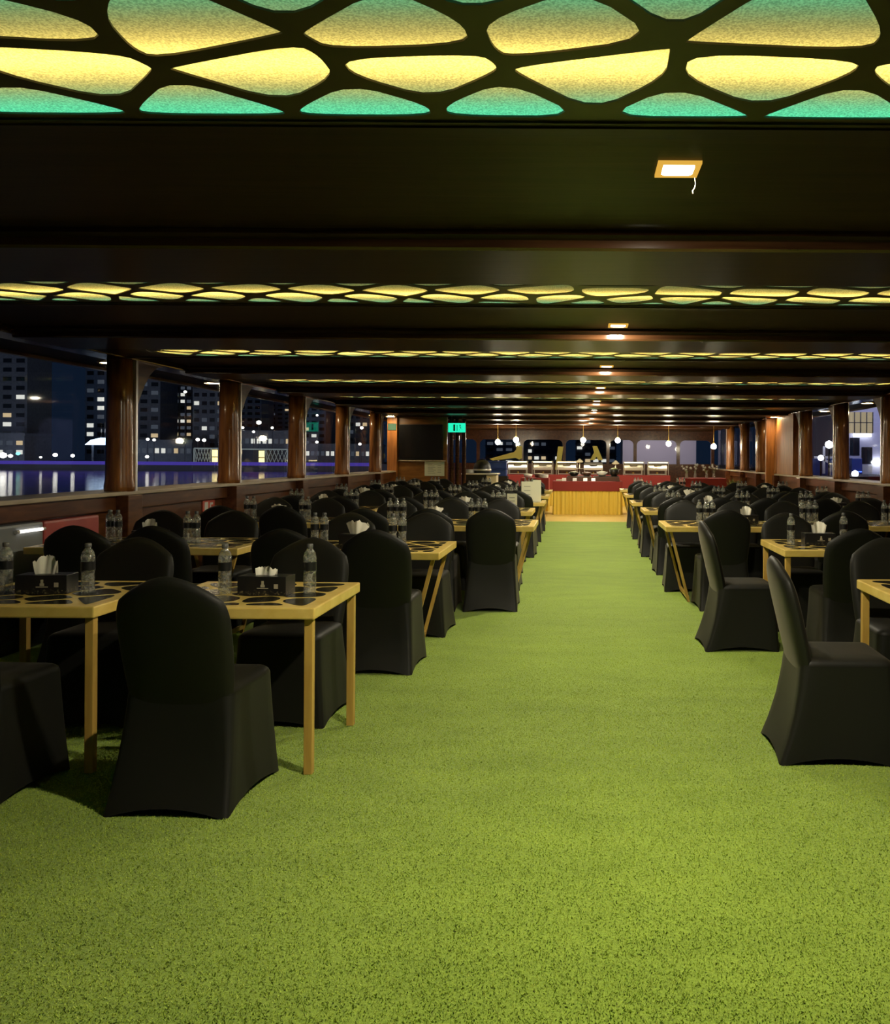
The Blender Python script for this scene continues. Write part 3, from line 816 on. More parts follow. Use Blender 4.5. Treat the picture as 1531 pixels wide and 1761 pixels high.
mb.box(0.0, 0.012, -0.016, -0.0125, 0.03, 0.16)
mb.bar((0.05, -0.014, 0.03), (0.085, -0.014, 0.09), 0.012, 0.003); mb.bar((0.085, -0.014, 0.09), (0.07, -0.014, 0.13), 0.014, 0.003)
mb.bar((0.085, -0.014, 0.09), (0.125, -0.014, 0.06), 0.012, 0.003); mb.box(0.062, 0.085, -0.016, -0.0125, 0.14, 0.165)
mb.bar((0.075, -0.014, 0.12), (0.12, -0.014, 0.11), 0.01, 0.003)
obj('symbol', mb.mesh('symbol', M['exitmark']), t)
mb = MB().bar((-0.12, 0, 0.2), (-0.12, 0, 0.40), 0.012).bar((0.12, 0, 0.2), (0.12, 0, 0.40), 0.012)
obj('hanger', mb.mesh('hanger', M['darkmetal']), t)
# right partition boards
pr_ = struct('wall_partition_right', boxmesh('wall_partition', M['orange'], 3.93, 4.20, 18.55, 18.62, 0, 2.30, 0.005), 'orange varnished board at the right window end')
obj('edge_board', boxmesh('edge_board', M['orange'], 4.10, 4.24, 16.9, 18.3, 1.09, 2.29, 0.005), pr_)

# stern wall with windows
sw = struct('wall_rear', None, 'stern wall of wooden frames and windows behind the buffet')
obj('lower_panel', boxmesh('lower_panel', M['wall'], -4.3, 4.3, 27.9, 28.0, 0, 1.2), sw)
SP = [-4.2, -3.3, -1.9, -0.55, 0.85, 1.72, 3.1, 4.2]
for i in range(len(SP)):
    obj('mullion', boxmesh('mullion', M['wall'], SP[i]-0.05, SP[i]+0.05, 27.86, 28.0, 1.2, 2.345), sw)
# scalloped head board: round-cornered openings
for i in range(len(SP)-1):
    a, b_ = SP[i]+0.05, SP[i+1]-0.05
    r_ = 0.16
    pts = [(a, 2.345), (a, 1.96-r_)]+[(a+r_*(1-math.cos(q*math.pi/12)), 1.96-r_+r_*math.sin(q*math.pi/12)) for q in range(1, 7)]
    pts += [(b_-r_*(1-math.cos(q*math.pi/12)), 1.96-r_+r_*math.sin(q*math.pi/12)) for q in range(6, 0, -1)]+[(b_, 1.96-r_), (b_, 2.345)]
    obj('head_board', polyprism_y(pts, 27.87, 27.93).mesh('head_board', M['wall']), sw)
    pm = MB(); pm.v = [(a, 27.95, 1.2), (b_, 27.95, 1.2), (b_, 27.95, 2.0), (a, 27.95, 2.0)]; pm.f = [(0, 1, 2, 3)]
    obj('pane', pm.mesh('pane', M['glass'], recalc=False), sw)
# gold letters standing in the stern windows (x, z outlines)
def px(x, y, d): return ((x-VPX)*d/FPX, EYE+(VPY-y)*d/FPX)
for lab_, pts in (('bent yellow letter stroke hanging in the stern window left of the buffet', [(889,768),(898,768),(898,789),(893,791),(887,788),(848,793),(842,790),(884,778),(888,774)]),
                  ('straight slanted yellow letter stroke hanging behind the buffet dishes', [(960,768),(969,768),(964,808),(955,808)]),
                  ('yellow letter resembling an A in the stern window', [(1019,767),(1027,767),(1037,791),(1029,791),(1026,785),(1023,791),(1015,791),(1019,783),(1022,778)])):
    o_ = obj('window_letter', polyprism_y([px(x, y, 27.85) for x, y in pts], 27.80, 27.949).mesh('window_letter', M['goldletter']))
    tag(o_, lab_, 'letter', 'yellow window letters')

# pendant lamps over the buffet
gm = MB().lathe([(0.002, -0.075), (0.04, -0.062), (0.066, -0.03), (0.072, 0.0), (0.062, 0.035), (0.03, 0.062), (0.02, 0.07)], 14).mesh('globe', M['globe'], True)
for i, (x, y, z) in enumerate(((-2.32, 24.2, 1.82), (-1.80, 24.0, 1.88), (0.05, 24.0, 1.88), (1.0, 24.0, 1.88), (2.42, 24.2, 1.80), (3.55, 23.4, 1.72))):
    t = thing('pendant_lamp', 'bright globe pendant lamp over the buffet, %s from the left' % ['first', 'second', 'third', 'fourth', 'fifth', 'sixth'][i], 'pendant lamp', (x, y, z), 0, 'globe pendant lamps')
    obj('globe', gm, t); obj('stem', MB().lathe([(0.022, 0.065), (0.02, 0.10), (0.006, 0.11), (0.006, 2.345-z)], 8).mesh('stem', M['brass']), t)

# buffet tables: red top cloth, pleated gold skirt
def pleats(x0, x1, y0, y1, z0, z1, per=0.095, amp=0.024):
    n_ = max(3, int((x1-x0)/per*6)); mb = MB(); lo, hi = [], []
    for i in range(n_+1):
        x = x0+(x1-x0)*i/n_; ph = (x-x0)/per*2*math.pi
        lo.append((x, y0-amp*math.sin(ph+1.3*math.sin(ph*0.23))-amp*0.8*math.sin(ph*0.37+1), z0)); hi.append((x, y0-amp*0.35*math.sin(ph), z1))
    b = len(mb.v); mb.v += lo+hi
    for i in range(n_): mb.f.append((b+i, b+i+1, b+n_+2+i, b+n_+1+i))
    # returns down both ends
    for xx, sg in ((x0, -1), (x1, 1)):
        m_ = max(3, int((y1-y0)/per*6)); b = len(mb.v); L, H = [], []
        for i in range(m_+1):
            y = y0+(y1-y0)*i/m_; ph = (y-y0)/per*2*math.pi
            L.append((xx+sg*amp*math.sin(ph), y, z0)); H.append((xx+sg*amp*0.35*math.sin(ph), y, z1))
        mb.v += L+H
        for i in range(m_): mb.f.append((b+i, b+i+1, b+m_+2+i, b+m_+1+i))
    return mb.mesh('pleated_skirt', M['gold'], True, recalc=True)
def buffet(x0, x1, y0, y1, zt, drop, label):
    t = thing('buffet_table', label, 'buffet table', ((x0+x1)/2, (y0+y1)/2, 0), 0, 'buffet tables')
    w, d = (x1-x0)/2, (y1-y0)/2
    obj('red_cloth', boxmesh('red_cloth', M['red'], -w-0.02, w+0.02, -d-0.02, d+0.02, zt-drop, zt, 0.012), t)
    obj('pleated_skirt', pleats(-w, w, -d, d, 0.004, zt-drop+0.02), t)
    sw_ = MB(); n_ = 40      # swag hem under the cloth
    return t
buffet(-0.68, 1.00, 21.4, 22.25, 0.82, 0.24, 'buffet island with red cloth and pleated gold skirt at the aisle end')
buffet(-1.55, -0.86, 22.6, 23.4, 0.86, 0.42, 'small side buffet table with red cloth left of the island')
buffet(-2.40, 2.55, 25.15, 25.95, 0.90, 0.5, 'long rear buffet table with red cloth carrying chafing dishes')
buffet(2.65, 3.75, 22.6, 23.4, 0.88, 0.6, 'red draped side table with white flowers, right of the buffet')

# chafing dishes
def chafer(x, y, z, w, label):
    t = thing('chafing_dish', label, 'chafing dish', (x, y, z), 0, 'steel chafing dishes')
    h = w/2
    for sx in (-1, 1):
        for sy in (-1, 1): obj('leg', MB().bar((sx*(h-0.03), sy*0.15, 0), (sx*(h-0.03), sy*0.15, 0.14), 0.018).mesh('leg', M['chrome']), t)
    obj('shelf', boxmesh('shelf', M['chrome'], -h+0.02, h-0.02, -0.15, 0.15, 0.012, 0.028), t)
    obj('pan', boxmesh('pan', M['chrome'], -h, h, -0.18, 0.18, 0.13, 0.21, 0.01), t)
    mb = MB(); loops = []
    for i in range(9):
        a = math.pi*i/8
        loops.append([(xx, -0.175*math.cos(a), 0.212+0.15*math.sin(a)) for xx in (-h+0.01, h-0.01)])
    mb.v = [p for lp in loops for p in lp]
    for i in range(8): mb.f.append((2*i, 2*i+1, 2*i+3, 2*i+2))
    mb.f += [tuple(2*i for i in range(9)), tuple(2*i+1 for i in reversed(range(9)))]
    obj('roll_lid', mb.mesh('roll_lid', M['chrome']), t)
    mb = MB().bar((-0.10, -0.20, 0.27), (0.10, -0.20, 0.27), 0.018).bar((-0.10, -0.20, 0.27), (-0.10, -0.15, 0.29), 0.014).bar((0.10, -0.20, 0.27), (0.10, -0.15, 0.29), 0.014)
    obj('handle', mb.mesh('handle', M['darkmetal']), t)
    obj('burner', MB().lathe([(0.03, 0.029), (0.03, 0.08), (0.02, 0.082)], 10).mesh('burner', M['brass']), t)
for i, x in enumerate((-1.85, -1.12, -0.42, 0.35, 1.52, 2.22)):
    chafer(x, 25.5, 0.902, 0.56, 'steel roll-top chafing dish on the rear buffet, %s from the left' % ['first', 'second', 'third', 'fourth', 'fifth', 'sixth'][i])

for i, x in enumerate((-1.85, -1.12, -0.42, 1.52, 2.22)):  # glowing bars put in for the bright rows, brightening the dishes
    t = thing('buffet_light_bar', 'glowing light bar over rear buffet dishes, %s from the left' % ['first', 'second', 'third', 'fourth', 'fifth'][i], 'light bar', (x, 25.22, 0.902), 0, 'buffet light bars')
    obj('tube', MB().bar((-0.27, 0, 0.36), (0.27, 0, 0.36), 0.022, 0.022, 8).mesh('tube', M['warmtube']), t)
    obj('hood', boxmesh('hood', M['chrome'], -0.29, 0.29, -0.03, 0.05, 0.374, 0.386), t)
    for sx in (-1, 1): obj('post', MB().bar((sx*0.30, 0, 0), (sx*0.30, 0, 0.386), 0.014).mesh('post', M['chrome']), t)
def plates(x, y, z, n_, label):
    t = thing('plate_stack', label, 'plates', (x, y, z), 0, 'stacks of plates')
    pm = MB().lathe([(0.07, 0.0), (0.125, 0.014), (0.125, 0.018), (0.06, 0.008)], 18).mesh('plate', M['white'], True)
    for q in range(n_): obj('plate', pm, t, (0, 0, q*0.012))
plates(0.95, 25.35, 0.902, 12, 'tall stack of white plates on the rear buffet, middle')
plates(-2.25, 25.35, 0.902, 10, 'stack of white plates on the rear buffet, left end')
plates(-2.72, 21.2, 1.011, 7, 'stack of white plates on the service counter')
plates(-0.98, 22.75, 0.862, 7, 'stack of white plates on the small side buffet table')
# dishes on the island
def bowl(x, y, z, r, h, m_, name, label, cat, fill=None, group=None):
    t = thing(name, label, cat, (x, y, z), 0, group)
    obj('bowl', MB().lathe([(r*0.55, 0), (r*0.8, h*0.3), (r, h), (r*0.93, h), (r*0.72, h*0.35), (0.01, h*0.2)], 18).mesh('bowl', m_, True), t)
    if fill: obj('food', MB().lathe([(r*0.9, h*0.86), (r*0.6, h*1.12), (0.02, h*1.22)], 14).mesh('food', fill, True), t)
ZT = 0.822
for lab_, x, w in (('dark wooden riser on the buffet island, left one', -0.05, 0.62), ('dark wooden riser on the buffet island, right one', 0.62, 0.66)):
    t = thing('display_riser', lab_, 'riser', (x, 21.75, ZT), 0, 'wooden risers')
    obj('box', boxmesh('box', M['clay'], -w/2, w/2, -0.17, 0.17, 0, 0.11, 0.006), t)
    obj('tray', boxmesh('tray', M['darkmetal'], -w/2+0.02, w/2-0.02, -0.15, 0.15, 0.111, 0.125, 0.003), t)
bowl(-0.18, 21.75, ZT+0.126, 0.13, 0.09, M['darkmetal'], 'serving_bowl', 'dark serving bowl with pale food on the left riser', 'bowl', M['cream'])
bowl(0.14, 21.75, ZT+0.126, 0.12, 0.08, M['clay'], 'serving_bowl', 'brown serving bowl with red food on the left riser', 'bowl', M['clay'])
bowl(0.52, 21.75, ZT+0.126, 0.14, 0.10, M['white'], 'serving_bowl', 'white serving bowl with food on the right riser', 'bowl', M['cream'])
bowl(0.82, 21.72, ZT+0.126, 0.13, 0.17, M['blackbox'], 'serving_pot', 'black pot on the right riser of the buffet island', 'pot', M['leaf'])
for i, x in enumerate((-0.42, -0.16, 0.10, 0.30)):
    t = thing('name_card', 'small white dish card on the buffet island, %s from the left' % ['first', 'second', 'third', 'fourth'][i], 'card', (x, 21.47, ZT), 0, 'white dish cards')
    obj('front', MB().bar((0, 0, 0), (0, 0.03, 0.075), 0.10, 0.004).mesh('front', M['white']), t)
    obj('back', MB().bar((0, 0.06, 0), (0, 0.032, 0.075), 0.10, 0.004).mesh('back', M['white']), t)
t = thing('napkin_pile', 'folded pale pink napkins at the left end of the buffet island', 'napkins', (-0.52, 21.7, ZT))
for q in range(3): obj('napkin', boxmesh('napkin', M['cream'], -0.1, 0.1, -0.1, 0.1, 0.012*q, 0.012*q+0.011), t)
bowl(-1.4, 22.95, 0.862, 0.12, 0.09, M['white'], 'serving_bowl', 'white bowl on the small side buffet table', 'bowl', M['cream'])
bowl(-1.12, 23.1, 0.862, 0.13, 0.10, M['clay'], 'serving_bowl', 'brown bowl on the small side buffet table', 'bowl', M['cream'])
for i, (x, h) in enumerate(((-0.05, 0.34), (1.0, 0.30))):
    t = thing('cake_stand', 'tall pale tiered stand among the chafing dishes, %s one' % ('left', 'right')[i], 'stand', (x+0.0, 25.4, 0.902), 0, 'tiered stands')
    obj('stem', MB().lathe([(0.08, 0), (0.02, 0.02), (0.015, h), (0.02, h+0.02)], 12).mesh('stem', M['chrome'], True), t)
    obj('plate', MB().lathe([(0.05, h*0.5), (0.17, h*0.52), (0.17, h*0.54), (0.04, h*0.53)], 18).mesh('plate', M['white'], True), t)
    obj('top_plate', MB().lathe([(0.05, h), (0.11, h+0.02), (0.11, h+0.035), (0.02, h+0.12)], 16).mesh('top_plate', M['cream'], True), t)

# counter, equipment and crates left of the buffet
t = thing('service_counter', 'dark service counter with a white top left of the buffet', 'counter', (-2.47, 21.3, 0))
obj('body', boxmesh('body', M['blackbox'], -0.38, 0.18, -0.3, 0.3, 0, 0.98, 0.008), t)
obj('side_panel', boxmesh('side_panel', M['cream'], 0.185, 0.42, -0.28, 0.28, 0, 0.96, 0.006), t)
obj('counter_top', boxmesh('counter_top', M['white'], -0.42, 0.46, -0.33, 0.33, 0.98, 1.01, 0.005), t)
t = thing('sound_speaker', 'black dome shaped speaker on the service counter', 'speaker', (-2.42, 21.3, 1.011))
obj('body', MB().lathe([(0.2, 0), (0.22, 0.08), (0.2, 0.2), (0.13, 0.3), (0.03, 0.34)], 18).mesh('body', M['blackbox'], True), t)
obj('ring', MB().lathe([(0.222, 0.06), (0.228, 0.08), (0.222, 0.1)], 18, cap0=False, cap1=False).mesh('ring', M['chrome'], True), t)
for q in range(2):
    t = thing('plastic_crate', 'blue plastic crate behind the service counter, %s' % ('lower', 'upper')[q], 'crate', (-2.22, 23.2, 0.90+q*0.20), 0, 'blue crates')
    obj('body', boxmesh('body', M['blue'], -0.24, 0.24, -0.16, 0.16, 0, 0.17, 0.008), t)
    obj('rim', boxmesh('rim', M['blue'], -0.26, 0.26, -0.18, 0.18, 0.172, 0.195, 0.006), t)
tag(obj('crate_stand', boxmesh('crate_stand', M['blackbox'], -2.5, -1.95, 23.0, 23.4, 0, 0.9, 0.01)), 'black stand under the blue plastic crates', 'stand')

# white flower vases on the right side table
for i, (x, y, h) in enumerate(((2.75, 22.75, 0.30), (3.0, 22.95, 0.34), (3.28, 22.8, 0.30), (3.5, 23.0, 0.33))):
    r = random.Random(90+i)
    t = thing('flower_vase', 'glass vase of white flowers on red side table, %s from left' % ['first', 'second', 'third', 'fourth'][i], 'vase', (x, y, 0.882), 0, 'white flower vases')
    obj('vase', MB().lathe([(0.035, 0), (0.04, 0.05), (0.025, 0.14), (0.03, 0.2)], 12).mesh('vase', M['bottle'], True), t)
    for q in range(6):
        a = r.uniform(0, 6.28); rr_ = r.uniform(0.03, 0.13); zz = h*r.uniform(0.7, 1.1)
        p_ = (rr_*math.cos(a), rr_*math.sin(a), zz)
        obj('stem', MB().bar((0, 0, 0.12), p_, 0.006).mesh('stem', M['leaf']), t)
        mb = MB()
        for w_ in range(5):
            b_ = 2*math.pi*w_/5
            mb.bar(p_, (p_[0]+0.04*math.cos(b_), p_[1]+0.02*math.sin(b_), p_[2]+0.03*math.sin(b_)), 0.028, 0.012, 6, 0.6)
        obj('blossom', mb.mesh('blossom', M['white']), t)
# leafy plant by the right partition
t = thing('potted_plant', 'pale green bushy potted plant by the right partition', 'plant', (3.62, 20.6, 0))
obj('pot', MB().lathe([(0.14, 0), (0.2, 0.3), (0.22, 0.62), (0.2, 0.62), (0.17, 0.5)], 18).mesh('pot', M['clay'], True), t)
r = random.Random(5); mb = MB()
for q in range(150):
    a = r.uniform(0, 6.28); e = r.uniform(0.15, 1.5); L_ = r.uniform(0.15, 0.42)
    d_ = Vector((math.cos(a)*math.cos(e), math.sin(a)*math.cos(e), math.sin(e)))
    p_ = Vector((0, 0, 0.58))+d_*L_*0.4; q_ = Vector((0, 0, 0.58))+d_*L_+Vector((0, 0, -0.05*L_))
    mb.bar(p_, q_, 0.03, 0.004, 4, 0.2)
tag(obj('foliage', mb.mesh('foliage', M['leaf']), t), kind='stuff')

# wall notices, bench
for i, (y, lab_) in enumerate(((9.9, 'red fire notice with white symbols on left wall, nearer one'), (15.9, 'red fire notice on left wall, farther one'))):
    t = thing('fire_notice', lab_, 'sign', (-4.232, y, 0.70), 0, 'red fire notices')
    obj('board', boxmesh('board', M['signred'], 0.0, 0.006, -0.16, 0.16, 0, 0.21), t)
    obj('symbol', MB().box(0.0062, 0.0075, -0.11, -0.02, 0.08, 0.19).box(0.0062, 0.0075, 0.03, 0.06, 0.09, 0.18).box(0.0062, 0.0075, 0.06, 0.11, 0.09, 0.115).box(0.0062, 0.0075, 0.06, 0.11, 0.155, 0.18).mesh('symbol', M['white']), t)
t = thing('wall_bench', 'red and grey cushioned bench under the left rail', 'bench', (-4.13, 6.4, 0))
obj('base', boxmesh('base', M['blackpanel'], -0.11, 0.09, -1.6, 1.1, 0, 0.40, 0.006), t)
obj('red_cushion', boxmesh('red_cushion', M['redvinyl'], -0.11, -0.01, 0.33, 1.1, 0.405, 0.905, 0.02), t)
obj('grey_cushion', boxmesh('grey_cushion', M['greyvinyl'], -0.11, -0.01, -1.6, 0.32, 0.405, 0.905, 0.02), t)
t = thing('reflection_bar', 'short white glowing bar standing for a reflection on the grey bench back', 'lamp', (-4.128, 6.4, 0.85))  # glowing bar added in place of a white reflection below the rail
obj('tube', MB().bar((0.0, 0.0, 0), (0.0, 0.28, 0), 0.016, 0.022, 8).mesh('tube', M['tube']), t)
obj('end_cap', MB().bar((0.0, -0.03, 0), (0.0, 0.0, 0), 0.03, 0.03, 8).bar((0.0, 0.28, 0), (0.0, 0.31, 0), 0.03, 0.03, 8).mesh('end_cap', M['alu']), t)

# ================================================================== OUTSIDE
ZW = -3.25
m = M['water'] = mat('night_water', (0.004, 0.007, 0.013), 0.07)
n, l, b = nodes(m)
tc = n.new('ShaderNodeTexCoord'); mp = n.new('ShaderNodeMapping'); mp.inputs['Scale'].default_value = (0.25, 0.9, 1)
nz = n.new('ShaderNodeTexNoise'); nz.inputs['Scale'].default_value = 1.0; nz.inputs['Detail'].default_value = 3
bp = n.new('ShaderNodeBump'); bp.inputs['Strength'].default_value = 0.25; bp.inputs['Distance'].default_value = 0.15
l.new(tc.outputs['Object'], mp.inputs['Vector']); l.new(mp.outputs['Vector'], nz.inputs['Vector']); l.new(nz.outputs['Fac'], bp.inputs['Height']); l.new(bp.outputs['Normal'], b.inputs['Normal'])
mb = MB(); mb.v = [(-900, -60, ZW), (900, -60, ZW), (900, 700, ZW), (-900, 700, ZW)]; mb.f = [(0, 1, 2, 3)]
tag(obj('water', mb.mesh('water', M['water'])), 'dark night water around the boat', None, None, 'structure')

M['facade'] = wood('night_facade', (0.10, 0.11, 0.14), (0.16, 0.17, 0.21), 0.6, (0.3, 0.3, 0.3), 0.0)
M['facade2'] = wood('blue_facade', (0.10, 0.14, 0.22), (0.15, 0.2, 0.3), 0.5, (0.3, 0.3, 0.3), 0.0)
M['pane_dark'] = mat('unlit_pane', (0.012, 0.016, 0.025), 0.2)
M['pane_white'] = emit('lit_pane_white', (0.95, 0.95, 0.85), 0.8)
M['pane_warm'] = emit('lit_pane_warm', (1.0, 0.75, 0.42), 0.6)
M['pane_dim'] = emit('lit_pane_dim', (0.40, 0.48, 0.62), 0.12)
M['quay'] = mat('dark_quay_stone', (0.03, 0.03, 0.045), 0.7)
M['violet'] = emit('violet_light_strip', (0.16, 0.11, 0.85), 0.34)
M['skyblue'] = emit('blue_white_sign', (0.55, 0.75, 1.0), 3.0)
M['cyan'] = emit('cyan_lamp', (0.3, 0.95, 0.8), 1.5)
M['bulb'] = emit('street_bulb', (1.0, 0.95, 0.82), 6.0)
M['yellowlamp'] = emit('yellow_column_lamp', (1.0, 0.80, 0.30), 2.2)
M['net'] = mat('pale_net_cord', (0.75, 0.78, 0.65), 0.6)
quay = struct('quay', boxmesh('quay', M['quay'], -420, 60, 258, 420, ZW-1, -1.9), 'dark quay along the far shore')
obj('light_strip', boxmesh('light_strip', M['violet'], -420, -60, 257.7, 258.0, -1.85, -0.85), quay)
obj('parapet', boxmesh('parapet', M['quay'], -420, -40, 258.0, 258.6, -1.9, -1.2), quay)

PANES = {}
def pane_mesh(w, h, key):
    k_ = (round(w, 2), round(h, 2), key)
    if k_ not in PANES: PANES[k_] = boxmesh('window', M[key], -w/2, w/2, -0.12, 0.05, 0, h)
    return PANES[k_]
def tower(x0, x1, ytop, D, label, seed, ncol, nrow, mname='facade', lit=0.3, crown=None, zb=-1.9):
    r = random.Random(seed)
    a, b_ = (x0-VPX)*D/FPX, (x1-VPX)*D/FPX; zt = EYE+(VPY-ytop)*D/FPX
    t = thing('tower_block', label, 'building', ((a+b_)/2, D, zb), 0, 'towers across the water')
    w = b_-a; h = zt-zb
    mb = MB().box(-w/2, w/2, 0, 14, 0, h)
    if crown == 'slant':
        mb = MB(); mb.loops([[(-w/2, y, 0), (w/2, y, 0), (w/2, y, h), (-w/2, y, h*0.90)] for y in (0, 14)])
    obj('facade', mb.mesh('facade', M[mname]), t)
    if crown != 'slant': obj('parapet', boxmesh('parapet', M[mname], -w/2-0.3, w/2+0.3, -0.3, 14.3, h, h+0.8), t)
    cw, rh = w/ncol, h/nrow
    for c in range(ncol):
        for q in range(1, nrow):
            u = r.random()
            key = 'pane_white' if u < lit*0.35 else ('pane_warm' if u < lit*0.6 else ('pane_dim' if u < lit*1.3 else 'pane_dark'))
            zz = q*rh
            if crown == 'slant' and zz > h*0.84: continue
            obj('window', pane_mesh(cw*0.62, rh*0.45, key), t, (-w/2+cw*(c+0.5), -0.02, zz))
    for q in range(1, nrow, 2):
        obj('floor_band', boxmesh('floor_band', M[mname], -w/2-0.15, w/2+0.15, -0.25, 0, q*rh-rh*0.18, q*rh-rh*0.08), t)
    return t
tower(-90, 46, 520, 300, 'dark tower with few lit windows at the far left window edge', 1, 6, 18, lit=0.12)
tower(146, 200, 560, 330, 'slim bluish tower just left of the first window post', 2, 3, 16, 'facade2', lit=0.25)
tower(200, 275, 610, 320, 'grey tower with lit balconies just right of the first post', 3, 4, 13, lit=0.35)
tower(276, 330, 640, 350, 'wide tower with many small lights between first and second posts', 4, 5, 14, lit=0.5)
tower(331, 385, 600, 310, 'dark tower with sparse lights behind the second post', 5, 4, 14, lit=0.18)
tower(410, 449, 655, 340, 'pointed glassy blue tower right of the second post', 6, 3, 14, 'facade2', lit=0.15, crown='slant')
tower(450, 500, 680, 360, 'blue tower with horizontal bands left of the third post', 7, 4, 16, 'facade2', lit=0.1)
tower(520, 560, 640, 320, 'dark tower right of the third post', 8, 3, 14, 'facade2', lit=0.15)
tower(560, 592, 690, 340, 'lower dark block behind the fourth post', 9, 3, 8, lit=0.3)
tower(598, 645, 670, 330, 'dark block with scattered lights between fourth and fifth posts', 10, 4, 10, lit=0.3)
tower(-60, 42, 755, 275, 'low waterside building with lit front at far left', 11, 6, 3, lit=0.8)
tower(232, 330, 765, 285, 'low terrace building with lit front right of first post', 12, 9, 2, lit=0.6)
tower(410, 500, 748, 285, 'low terrace building with lit windows between second and third posts', 13, 9, 3, lit=0.7)
tower(525, 645, 770, 285, 'low waterfront arcade with bright windows near the fourth post', 14, 14, 2, lit=1.0)
def at(x, y, D): return ((x-VPX)*D/FPX, D, EYE+(VPY-y)*D/FPX)
# floodlit canopy
p_ = at(170, 770, 270)
t = thing('lit_canopy', 'blue-white floodlit canopy beside the first window post', 'canopy', p_)
obj('roof', MB().loops([[(-4.4, y, 0), (4.0, y, 0), (4.0, y, 1.9), (0.5, y, 2.2), (-2.6, y, 1.5)] for y in (0, 4)]).mesh('roof', M['skyblue']), t)
obj('pillar', MB().box(-2.8, -2.4, 1, 1.4, -6.2, 0).mesh('pillar', M['facade']), t); obj('pillar', MB().box(2.4, 2.8, 1, 1.4, -6.2, 0).mesh('pillar', M['facade']), t)
bulb = MB().lathe([(0.02, -0.6), (0.5, -0.35), (0.62, 0), (0.5, 0.35), (0.02, 0.6)], 10).mesh('bulb', M['bulb'], True)
bulbc = MB().lathe([(0.02, -0.6), (0.5, -0.35), (0.62, 0), (0.5, 0.35), (0.02, 0.6)], 10).mesh('bulb', M['cyan'], True)
for i, (x, y, s_, c_) in enumerate(((5, 789, 2.0, 0), (18, 790, 1.2, 0), (31, 786, 1.2, 1), (70, 792, 0.7, 0), (95, 788, 1.25, 0), (125, 789, 1.1, 0), (253, 790, 1.0, 0), (254, 760, 0.9, 0), (265, 761, 0.9, 0), (318, 678, 0.9, 0), (340, 760, 1.1, 0), (351, 761, 1.1, 0), (417, 739, 0.9, 0), (445, 730, 1.4, 0), (468, 739, 0.8, 0), (436, 746, 0.8, 0), (545, 717, 0.7, 0), (545, 763, 0.9, 0), (622, 738, 1.0, 0), (619, 766, 0.9, 0))):
    px_ = at(x, y, 262); hgt = px_[2]+1.9
    t = thing('street_lamp', 'glowing %s lamp on the far shore, %s' % ('cyan' if c_ else 'white', ['first', 'second', 'third', 'fourth', 'fifth', 'sixth', 'seventh', 'eighth', 'ninth', 'tenth', 'eleventh', 'twelfth', 'thirteenth', 'fourteenth', 'fifteenth', 'sixteenth', 'seventeenth', 'eighteenth', 'nineteenth', 'twentieth'][sorted(range(20), key=lambda q: (5, 18, 31, 70, 95, 125, 253, 254, 265, 318, 340, 351, 417, 445, 468, 436, 545.1, 545, 622, 619)[q]).index(i)]+' counted from the left'), 'street lamp', (px_[0], 262, -1.9), 0, 'lamps on the far shore')
    o_ = obj('bulb', bulbc if c_ else bulb, t, (0, 0, hgt)); o_.scale = (s_*0.85, s_*0.85, s_*0.75)
    obj('pole', MB().bar((0, 0, 0), (0, 0, hgt-0.4*s_), 0.18, 0.18, 6).mesh('pole', M['quay']), t)
# net pavilions
for i, (x0, x1, y0, y1) in enumerate(((334, 376, 775, 806), (412, 495, 776, 806))):
    a = at(x0, y1, 261); b_ = at(x1, y0, 261); w = b_[0]-a[0]; h = b_[2]-a[2]
    t = thing('net_pavilion', 'lit waterside pavilion with white netting, %s the second post' % ('left of', 'right of')[i], 'pavilion', (a[0], 261, a[2]), 0, 'net pavilions')
    mb = MB().bar((0, 0, 0), (0, 0, h), 0.35).bar((w, 0, 0), (w, 0, h), 0.35).bar((0, 0, h), (w, 0, h), 0.35).bar((0, 0, 0), (w, 0, 0), 0.3)
    obj('frame', mb.mesh('frame', M['net']), t)
    mb = MB(); n0 = 0.0 if i == 0 else w*0.52; n1 = w*0.72 if i == 0 else w
    for q in range(7):
        f0 = q/6
        mb.bar((n0+(n1-n0)*f0, 0.1, 0), (n0+(n1-n0)*min(1, f0+0.3), 0.1, h), 0.14); mb.bar((n0+(n1-n0)*f0, 0.1, 0), (n0+(n1-n0)*max(0, f0-0.3), 0.1, h), 0.14)
    obj('netting', mb.mesh('netting', M['net']), t)
    lx = w*0.80 if i == 0 else w*0.44
    obj('lamp_column', MB().box(lx-0.7, lx+0.7, 0.3, 1.2, h*0.15, h*0.5).mesh('lamp_column', M['yellowlamp']), t); obj('lamp_column', MB().box(lx-0.7, lx+0.7, 0.3, 1.2, h*0.55, h*0.92).mesh('lamp_column', M['yellowlamp']), t)
    obj('back_wall', MB().box(0, w, 2.0, 2.4, 0, h).mesh('back_wall', M['quay']), t)
tower(835, 900, 745, 150, 'dim tower behind the left stern windows', 21, 4, 7, 'facade2', lit=0.3)
tower(905, 965, 755, 170, 'low dim block behind the middle stern windows', 22, 5, 5, 'facade', lit=0.4)
tower(990, 1060, 740, 160, 'greenish dim tower behind the middle stern windows', 23, 5, 7, 'facade', lit=0.3)
# unseen fill light added to brighten the tower fronts
L = bpy.data.lights.new('tower_fill_light', 'AREA'); L.shape = 'RECTANGLE'; L.size = 260; L.size_y = 6; L.energy = 16000; L.color = (0.75, 0.85, 1.0)
lo = bpy.data.objects.new('tower_fill_light', L); COL.objects.link(lo)
lo.matrix_world = Matrix.Translation((-150, 225, 2.0)) @ Matrix.Rotation(math.radians(100), 4, 'X')

